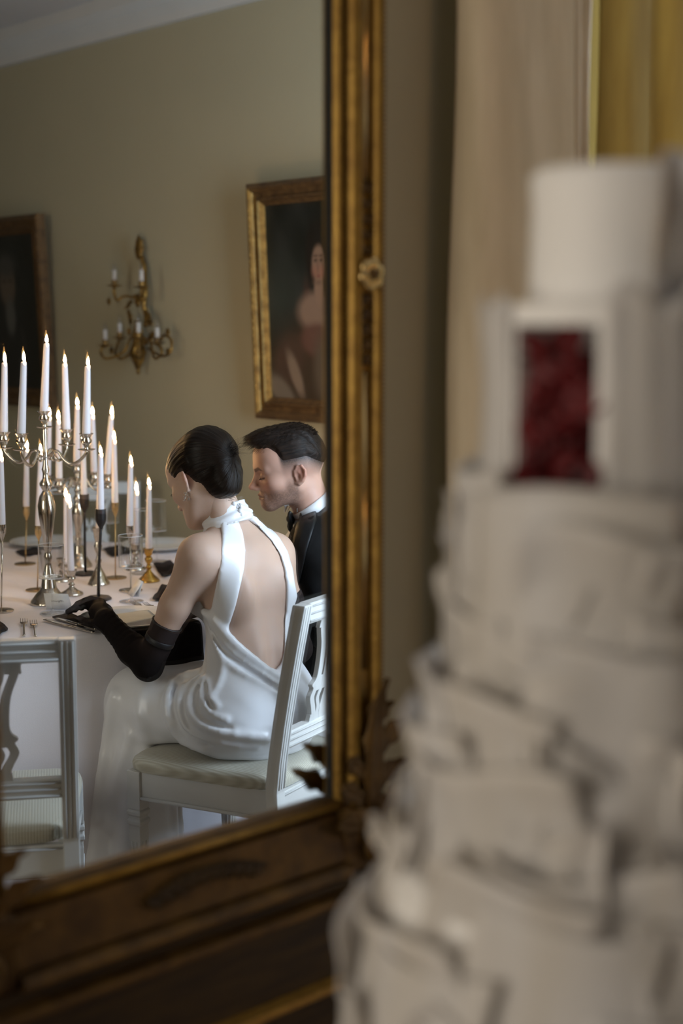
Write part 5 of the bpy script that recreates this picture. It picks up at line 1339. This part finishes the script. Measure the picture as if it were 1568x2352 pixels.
ridge([(262, 1600), (246, 1690), (232, 1780), (226, 1880)], .010, .003, .03)
ridge([(330, 1575), (322, 1640), (335, 1690)], .008, .003, .03)
_pw = [march(wbody, x, y, 3.4, 4.2) for x, y in ((572, 1188), (584, 1194), (597, 1207), (610, 1221), (622, 1234))]; RID.append(([N3(p) for p in _pw], .0105, .008))
GRV = []
def groove(pts, r, k=.008, sink=-.001):
    P = [march(dress0, x, y, 3.3, 4.3) for x, y in pts]; GRV.append(([N3(Vector(p) + Vector(vd) * sink) for p in cat_rom([tuple(p) for p in P], 2)], r, k))
groove([(463, 1552), (446, 1568), (424, 1598), (423, 1640), (436, 1672)], .0065); groove([(468, 1564), (450, 1598), (454, 1636), (480, 1660), (530, 1672)], .0065)
groove([(474, 1568), (476, 1602), (490, 1632)], .006); groove([(456, 1548), (405, 1572), (398, 1610), (404, 1650), (430, 1686), (490, 1712)], .0055)
groove([(480, 1436), (500, 1474), (530, 1508), (575, 1540), (640, 1578)], .004); groove([(490, 1452), (506, 1488), (540, 1520), (590, 1552), (648, 1594)], .004)
groove([(466, 1470), (470, 1520), (464, 1556)], .004, .012)
def dress(P):
    d = dress0(P)
    for pts, r, k in RID:
        a = np.array(pts); m = ((P > a.min(0) - .035) & (P < a.max(0) + .035)).all(1)
        if m.any(): d[m] = smin(d[m], chain(P[m], pts, [r] * len(pts), .004), k)
    for pts, r, k in GRV:
        a = np.array(pts); m = ((P > a.min(0) - .03) & (P < a.max(0) + .03)).all(1)
        if m.any(): d[m] = smax(d[m], -chain(P[m], pts, [r * .4] + [r] * (len(pts) - 2) + [r * .3], .003), k)
    return d + .0010 * np.sin(P[:, 0] * 60 + P[:, 2] * 45) * np.sin(P[:, 2] * 38) * (P[:, 2] < .66)
V4, Q4 = nets(dress, (-.86, 3.38, .02), (.06, 4.36, 1.12), .0046); V4 = relax(V4, Q4, 2, .4); _z = np.clip((V4[:, 2] - .74) / .04, 0, 1)[:, None]
for _k in range(7): V4 = V4 + _z * (relax(V4, Q4, 1, .45) - V4)
link('dress', big_mesh('dress', V4 - wsh, Q4), 'satin', woman)
# halter collar with its row of covered buttons and the tie ends
cax = N3((-.30, .16, .94)); cax = cax / np.linalg.norm(cax); cm = N3(at(517, 1181, 3.80))
def collar(P):
    q = P - cm; h = q @ cax; rad = np.sqrt(((q - np.outer(h, cax)) ** 2).sum(1)); an_ = np.arctan2(q @ rgt, q @ fwd)
    rr_ = .0630 + .22 * np.clip(-h + .008, 0, .04) + .0024 * np.sin(h * 260 + 1.8 * np.sin(an_ * 2) + an_)
    lo_ = -.037 - .004 * np.cos(an_); hi_ = .026 + .004 * np.cos(an_)
    d = np.maximum(rad - rr_, np.maximum(lo_ - h, h - hi_)); return d * .8
V5, Q5 = nets(collar, cm - .12, cm + .12, .003); V5 = relax(V5, Q5, 1, .4)
col_o = link('collar', big_mesh('collar', V5 - wsh, Q5), 'satin', woman)
cen = N3(np.array(cm) - fwd * .072)
for k, (x, y) in enumerate(((537, 1157), (545, 1165), (551, 1174), (555, 1183))):
    p = march(collar, x, y, 3.5, 4.2); MB().sphere(tuple(np.array(p) - wsh), .0062, 10, 7).build('covered_button', 'satin', col_o)
def flap(u, v):
    x = 549 + 28 * u + 3 * math.sin(5 * v); y = 1156 + 14 * u + (28 - 14 * u) * v; p = at(x, y, float(cen[1]) + .004 + .03 * u - .004 * math.sin(3 * u + 4 * v)); return tuple(np.array(p) - wsh)
MB().sheet(flap, 8, 7, .004).build('tie_end', 'satin', col_o)
# gloves ------------------------------------------------------------
mat_attr('glove_sheer', rough=.8, bump=.05, bscale=300, Specular_IOR_Level=.1); mat('glove_band', (.006, .005, .006), .5)
au = Lel - Lsh; au = au / np.linalg.norm(au); aR = Rel - Rsh; aR = aR / np.linalg.norm(aR)
tL = (N3(march(wbody, 405, 1447, 3.4, 4.0)) - Lsh) @ au; tR = .115
hand_px = {'index': [((214, 1394), .800), ((190, 1389), .812), ((172, 1397), .790), ((156, 1405), .770)], 'middle': [((220, 1388), .806), ((197, 1381), .820), ((180, 1388), .800), ((172, 1401), .775)],
           'ring': [((226, 1385), .806), ((208, 1377), .820), ((193, 1383), .802), ((187, 1397), .775)], 'little': [((233, 1386), .804), ((220, 1380), .814), ((208, 1387), .795), ((204, 1398), .772)],
           'thumb': [((232, 1432), .785), ((212, 1433), .778), ((196, 1428), .772), ((183, 1420), .768)]}
FR = {'index': .0108, 'middle': .0112, 'ring': .0108, 'little': .0098, 'thumb': .0115}
hand = [([N3(on_z(*p, z + .004)) for p, z in v], FR[k]) for k, v in hand_px.items()]
def glove(P, side=0):
    d = fore_f(P) - .0035; d = smin(d, arm_f(P) - .0035, .02)
    # soft rings of gathered cloth round the forearm
    e = Lwr - Lel; t = ((P - Lel) @ e) / (e @ e); d = d + .0016 * np.sin(t * 75 + 2 * np.sin(P[:, 2] * 60)) * np.clip((t - .25) * 3, 0, 1) * (t < 1.1)
    tp = (P - Lsh) @ au; nearL = ((P - Rsh) ** 2).sum(1) > ((P - Lel) ** 2).sum(1)
    cutL = np.where(((P - Rsh) @ rgt) < -.15, tL - tp, (tR - (P - Rsh) @ aR)); d = np.maximum(d, cutL)
    pal = None
    wr = Lwr
    for pts, r in hand:
        b = d_cone(P, wr, pts[0], .021, r * 1.3); pal = b if pal is None else smin(pal, b, .012)
    pal = smin(pal, d_ell(P, (wr + hand[1][0][0]) / 2, (.034, .038, .023)), .014)
    for pts, r in hand:
        pal = smin(pal, chain(P, pts, [r * 1.08, r * 1.03, r * .97, r * .82], .003), .006)
    # right hand rests on the table further in, half hidden by the arm
    hr = Rwr; pr = d_ell(P, hr + N3((-.045, .045, -.004)), (.034, .036, .015))
    for k in range(4):
        b0 = hr + N3((-.06 - .012 * k, .05 + .012 * (k - 1.5) + .01, -.002)); pr = smin(pr, chain(P, [b0, b0 + N3((-.028, .018, .006)), b0 + N3((-.05, .032, -.014))], [.009, .0085, .007], .003), .006)
    b0 = hr + N3((-.02, .012, -.008)); pr = smin(pr, chain(P, [b0, b0 + N3((-.02, -.022, -.004)), b0 + N3((-.045, -.028, -.012))], [.011, .010, .008], .003), .008)
    return smin(smin(d, pal, .014), smin(pr, d_cone(P, hr, hr + N3((-.03, .03, 0)), .024, .024), .012), .014)
V6, Q6 = nets(glove, (-.92, 3.52, .60), (-.02, 4.34, 1.0), .0047); V6 = relax(V6, Q6, 1, .3)
tp = (V6 - Lsh) @ au; isL = ((V6 - Rsh) @ rgt) < -.13; C6 = np.zeros((len(V6), 3)) + np.array((.0065, .0042, .004))
sheer = np.where(isL, np.clip((tL + .046 - tp) / .004, 0, 1) + .55 * np.clip((tp - tL - .06) / .01, 0, 1) * np.clip((.31 - tp) / .03, 0, 1) * (((V6 - Lel) @ (Lwr - Lel)) < .012), .5)
C6 = lerp_col(C6, sheer, (.030, .021, .020))
gl = link('gloves', big_mesh('gloves', V6 - wsh, Q6, C6), 'glove_sheer', woman)
def band(c, ax, r, w_, nm):
    ax = Vector(ax); M = Matrix.Translation(Vector(c) - Vector(wsh)) @ Vector((0, 0, 1)).rotation_difference(ax).to_matrix().to_4x4()
    MB().lathe([(r, -w_), (r + .0015, -w_ * .8), (r + .0015, w_ * .8), (r, w_)], 36, cap=False).xf(M).build(nm, 'glove_band', gl)
band(Lsh + au * (tL + .052), au, .0395, .008, 'ribbon_band'); band(Lsh + au * (tL + .003), au, .0415, .0016, 'glove_hem')
# ================================================================== the man
man = thing('person', 'dark-haired bearded man in a black dinner jacket and bow tie, looking down sideways', 'person', TM(.11, 4.30))
msh = np.array((.11, 4.30, 0)); MI = man.matrix_basis.inverted()
HG = head_frame(at(664, 1075, 4.17), math.radians(100), math.radians(10), math.radians(-3), 1.04)
def sq(L):
    L = L.copy(); L[:, 2] = np.where(L[:, 2] < 0, L[:, 2] / .90, L[:, 2]); return L
GFm = math.radians(74); gf = N3((-math.sin(GFm), math.cos(GFm), 0)); gr = N3((math.cos(GFm), math.sin(GFm), 0))
GN0 = N3(at(727, 1176, 4.19)); GN1 = N3(HG @ Vector((0, -.034, -.06)))
GS_ = GN0 + N3((.045, .01, -.055)); GW = N3((.05, 4.27, .70)); GH = N3((.075, 4.30, .565))
GL_ = GS_ - gr * .185 - up * .02; GR_ = GS_ + gr * .185 - up * .02
NAX = N3(at(695, 1127, 4.185)) - GN0; NAX = NAX / np.linalg.norm(NAX)
def hair_line(L):
    lim = .034 + .90 * np.maximum(0, L[:, 1] - .030) - .70 * np.maximum(0, -.045 - L[:, 1])
    lim = lim + .018 * np.clip((L[:, 1] - .022) / .014, 0, 1) * np.clip((np.abs(L[:, 0]) - .040) / .01, 0, 1)      # temple corner
    return np.maximum(lim, -.035)
def gneck(P): return d_cone(P, GN0 - up * .03, GN1, .060, .056)
SKIN_M = (.50, .29, .215)
def ghead(P):
    L = sq(to_local(HG, P)); d = head_sdf(L, False) * .98; return smin(d, gneck(P), .025)
hb = to_world(HG, np.array([[x, y, z] for x in (-.105, .105) for y in (-.12, .135) for z in (-.21, .13)]))
V1, Q1 = nets(ghead, hb.min(0), hb.max(0), .0024); V1 = relax(V1, Q1, 1, .25)
L1 = sq(to_local(HG, V1.astype(np.float32))); C = face_cols(L1, False, SKIN_M); ax = np.abs(L1[:, 0])
rg = np.random.default_rng(8); grain = rg.uniform(.45, 1, len(V1))
sm_ = lambda x, a, b: np.clip((x - a) / (b - a), 0, 1)
beard = sm_(-L1[:, 2], .045, .066) * sm_(L1[:, 1], -.025, .005) * sm_(L1[:, 2], -.145, -.112)
beard = np.maximum(beard, sm_(-L1[:, 2], .012, .06) * sm_(.024 - np.abs(L1[:, 1] - .008), 0, .012) * (ax > .05))
beard = np.maximum(beard, .8 * np.exp(-((L1[:, 2] + .055) / .006) ** 2) * (L1[:, 1] > .075) * (ax < .03))
C = lerp_col(C, beard * grain * .72, (.065, .042, .032))
_e = L1[:, 2] - hair_line(L1); fade = np.clip((_e + .052) / .052, 0, 1) ** 1.3 * sm_(-L1[:, 1], -.036, -.028) * (ax > .03)
fade = fade * (1 - (ax > .0805) * (L1[:, 2] < .024) * (L1[:, 1] > -.046))
C = lerp_col(C, fade * (.72 + .28 * grain), (.022, .017, .015))
body_m = link('body', big_mesh('body', V1 - msh, Q1, C * (1 + .03 * clear_noise(V1, 80))[:, None]), 'skin', man)
def ghair(P):
    L = to_local(HG, P); ax = np.abs(L[:, 0])
    sk = head_sdf(L, False)
    e = L[:, 2] - hair_line(L); t = np.clip(e / .026, -.6, 1); top = np.clip((L[:, 2] - .075) / .03, 0, 1)
    d = sk - (-.001 + .0085 * t + .005 * top)
    q = smin(d_ell(L, (.002, .045, .102), (.050, .050, .020)), d_ell(L, (.004, .082, .099), (.042, .026, .013)), .02)
    d = smin(d, q, .02)
    # combed parting on the side that faces the room
    pw = np.abs(L[:, 0] + .050 - .12 * (L[:, 1] + .02)); pz = np.clip((.078 - np.abs(L[:, 1])) / .02, 0, 1) * (L[:, 2] > .05)
    d = d + .0075 * np.exp(-(pw / .0030) ** 2) * pz
    return d + (.0005 * np.sin(L[:, 0] * 420 + 14 * np.sin(L[:, 1] * 30)) + .0008 * np.sin(L[:, 0] * 110 + L[:, 1] * 40)) * np.clip(t * 2 - .6, 0, 1) * top
hb = to_world(HG, np.array([[x, y, z] for x in (-.1, .1) for y in (-.13, .14) for z in (-.05, .15)]))
V2, Q2 = nets(ghair, hb.min(0), hb.max(0), .0026); L2 = to_local(HG, V2.astype(np.float32))
me = big_mesh('hair', V2 - msh, Q2); put_col(me, np.stack([L2[:, 0] * 260, L2[:, 1] * 30, L2[:, 2] * 120], 1), 'flow'); hair_m = link('hair', me, 'hair_brown', man)
# short locks over the top and the fringe
sel = rg.choice(np.where((L2[:, 2] > .085) | ((L2[:, 1] > .06) & (L2[:, 2] > .07)))[0], 1300); ro = L2[sel].astype(float); di = np.stack([.35 * np.sign(ro[:, 0] + .046) + rg.normal(0, .15, len(sel)), .85 + rg.normal(0, .15, len(sel)), .05 + rg.normal(0, .18, len(sel))], 1)
fr_ = ro[:, 1] > .07; di[fr_, 2] -= .25; di /= np.linalg.norm(di, axis=1, keepdims=True)
vv, ff = strands(ro - di * .006, di, rg.uniform(.014, .028, len(sel)), .0006, np.tile((0, 0, -.25), (len(sel), 1)))
me = big_mesh('loose_strands', to_world(HG, vv) - msh, ff); put_col(me, vv * 60, 'flow'); o = link('loose_strands', me, 'hair_brown', hair_m); o['kind'] = 'stuff'
ro = []; di = []
for s in (-1, 1):
    for k in range(26):
        u = k / 25; ro.append((s * (.018 + .028 * u), .0888 - .008 * (u - .4) ** 2 * 4, -.0095 + .002 * u)); di.append((s * (.1 + .4 * u), .8, -.45))
vv, ff = strands(np.array(ro), np.array(di), np.full(len(ro), .007), .0005); link('eyelashes', big_mesh('eyelashes', to_world(HG, vv) - msh, ff), 'wick', man)
# suit
mat('suit_black', (.0075, .007, .007), .8, noise=.2, nscale=40, bump=.1, bscale=300, Specular_IOR_Level=.1); mat('satin_black', (.006, .006, .0065), .5, Specular_IOR_Level=.3); mat('shirt_white', (.78, .78, .79), .7, noise=.03, nscale=20)
def jacket(P):
    d = d_econe(P, GS_ - up * .09, GW + up * .04, .165, .150, gf, .74); d = smin(d, d_econe(P, GW + up * .04, GH, .150, .175, gf, .8), .06)
    d = smin(d, d_cone(P, GL_ + gr * .03, GR_ - gr * .03, .062, .062), .07)
    for sh in (GL_, GR_): d = smin(d, d_cone(P, GN0 - up * .045, sh + up * .015, .056, .050), .05)
    elL = GL_ + N3((.05, .06, -.27)); elR = GR_ + N3((-.10, .06, -.27))
    hL = N3((-.31, 4.20, .80)); hR = N3((-.29, 4.47, .80))
    for sh, el, h_ in ((GL_, elL, hL), (GR_, elR, hR)):
        d = smin(d, chain(P, [sh, el, h_], [.066, .056, .042], .03), .04)
    th = d_cone(P, GH + gr * .09, GH + gr * .10 + gf * .42, .088, .075); th = smin(th, d_cone(P, GH - gr * .09, GH - gr * .10 + gf * .42, .088, .075), .03)
    for s in (-1, 1): th = smin(th, d_cone(P, GH + gr * s * .10 + gf * .42, N3((GH[0] + gf[0] * .40 + gr[0] * s * .1, GH[1] + gf[1] * .40 + gr[1] * s * .1, .06)), .072, .055), .03)
    d = smin(d, th, .04)
    v = (P - GN0) @ gf; w_ = np.abs((P - GN0) @ gr)                                      # opening of the jacket over the shirt
    z = P[:, 2]
    d = smax(d, -np.maximum(np.maximum(.06 - v, w_ - .036 + .12 * np.maximum(0, GN0[2] - z)), .84 - z), .01)
    # collar of the jacket stands a little off the neck
    q = P - GN0; h_ = q @ NAX; rad = np.sqrt(np.maximum(((q - np.outer(h_, NAX)) ** 2).sum(1), 0)); d = smax(d, np.where(rad < .10, h_ + .010 - .6 * np.maximum(0, rad - .072), -1), .006)
    d = d + .003 * np.sin(P[:, 2] * 55 + P[:, 0] * 40) * np.clip((1.0 - P[:, 2]) * 5, 0, 1) * (P[:, 2] < 1.0)
    seat = (.459 - P[:, 2]); return smax(d, np.minimum(seat, ((P - GH) @ gf) * -1 + .24), .02)
V3, Q3 = nets(jacket, (-.55, 3.90, .01), (.36, 4.75, 1.16), .0075); link('dinner_suit', big_mesh('dinner_suit', V3 - msh, Q3), 'suit_black', man)
def lap(u, v):
    le = [(690, 1172), (676, 1212), (666, 1260), (668, 1330), (672, 1400)]; ri = [(740, 1140), (727, 1198), (708, 1255), (690, 1330), (680, 1400)]
    k = v * 4; i = min(int(k), 3); f = k - i; x0 = le[i][0] * (1 - f) + le[i + 1][0] * f; y0 = le[i][1] * (1 - f) + le[i + 1][1] * f; x1 = ri[i][0] * (1 - f) + ri[i + 1][0] * f; y1 = ri[i][1] * (1 - f) + ri[i + 1][1] * f
    p = march(jacket, x0 + (x1 - x0) * (.1 + .9 * u), y0 + (y1 - y0) * (.1 + .9 * u), 3.8, 4.6, 160); return tuple(np.array(p) + np.array((-.002, -.004 - .004 * u, .001)) - msh)
MB().sheet(lap, 7, 14, .003).build('lapel', 'satin_black', man)
def shirt(P):
    d = d_econe(P, GS_ - up * .09, GW, .150, .140, gf, .74); d = smin(d, d_cone(P, GN0 - up * .03, GN0 - up * .08, .065, .10), .04); return np.maximum(d, -((P - GN0) @ gf) + .01)
V3, Q3 = nets(shirt, (-.30, 3.95, .60), (.30, 4.60, 1.12), .009); link('shirt', big_mesh('shirt', V3 - msh, Q3), 'shirt_white', man)
nax = NAX
def ringband(r, h0, h1, m, nm, par, tilt=0.0, gap=0.0, n=44, r1=None):
    M = Matrix.Translation(Vector(GN0 + nax * .0) - Vector(msh)) @ Vector((0, 0, 1)).rotation_difference(Vector(nax)).to_matrix().to_4x4()
    def fn(u, v):
        a = 2 * math.pi * u; f_ = Vector((math.cos(a), math.sin(a), 0)); w3 = M.to_3x3() @ f_; fr_ = w3.dot(Vector(gf))
        rr_ = r - .004 * v if r1 is None else r + (r1 - r) * v ** .8
        return M @ Vector((f_.x * rr_, f_.y * rr_, h0 + (h1 - h0) * v + tilt * fr_))
    mb = MB().grid(fn, n, 5, True); o = mb.build(nm, m, par); s = o.modifiers.new('thick', 'SOLIDIFY'); s.thickness = .003; s.offset = 1; return o
sc_ = ringband(.0655, -.02, .036, 'shirt_white', 'shirt_collar', man, -.004)
ringband(.0695, -.022, .006, 'satin_black', 'tie_band', man, -.004)
ringband(.115, -.075, -.012, 'suit_black', 'jacket_collar', man, -.004, r1=.0725)
bt = N3(at(672, 1192, 4.175))
for s in (-1, 1):
    def wing(u, v, s=s):
        w_ = .010 + .020 * u ** .8; p = bt + gr * (s * .052 * u) + up * ((v - .5) * 2 * w_) + gf * (.008 * math.sin(math.pi * v) - .012 * u + .003 * math.sin(9 * v))
        return tuple(p - msh)
    MB().sheet(wing, 10, 9, .009).build('bow_tie', 'satin_black', man)
    def wingc(u, v, s=s):
        p = GN0 + nax * .030 + gf * (.066 - .012 * u + .014 * v) + gr * s * (.010 + .040 * u) - up * (.030 * v * (1 - u)); return tuple(p - msh)
    MB().sheet(wingc, 6, 6, .002).build('collar_wing', 'shirt_white', sc_)
MB().sphere(tuple(bt + gf * .008 - msh), .012, 12, 8, (1, 1, 1.1)).build('bow_knot', 'satin_black', man)
mat('clasp', (.7, .68, .66), .2, 1.0); p = N3(march(lambda P: gneck(P) - .016, 682, 1172, 3.9, 4.5)); MB().box(-.002, .002, -.003, .003, -.006, .006, .001).xf(Matrix.Translation(Vector(p - msh))).build('tie_clasp', 'clasp', man)
def ghand(P):
    d = None
    for h_ in (N3((-.34, 4.205, .785)), N3((-.32, 4.47, .785))):
        e = d_ell(P, h_ + N3((-.03, 0, 0)), (.045, .038, .016)); e = smin(e, d_cone(P, h_ + N3((.05, 0, .012)), h_, .028, .026), .02)
        for k in range(4): b = h_ + N3((-.06, (k - 1.5) * .019, .0)); e = smin(e, chain(P, [b, b + N3((-.035, 0, .006)), b + N3((-.062 + .006 * abs(k - 1), 0, -.012))], [.0095, .009, .0075], .003), .005)
        b = h_ + N3((-.02, -.03, 0)); e = smin(e, chain(P, [b, b + N3((-.03, -.022, 0)), b + N3((-.055, -.020, -.008))], [.012, .0105, .0085], .003), .008)
        d = e if d is None else np.minimum(d, e)
    return d
V3, Q3 = nets(ghand, (-.52, 4.10, .74), (-.20, 4.56, .85), .004); C = np.zeros((len(V3), 3)) + np.array(SKIN_M); link('hands', big_mesh('hands', V3 - msh, Q3, C), 'skin', man)
# ------------------------------------------------------------------ set the reflected part of the room in front of the mirror
for _o in IN_MIRROR:
    _o.matrix_basis = REFL @ _o.matrix_basis
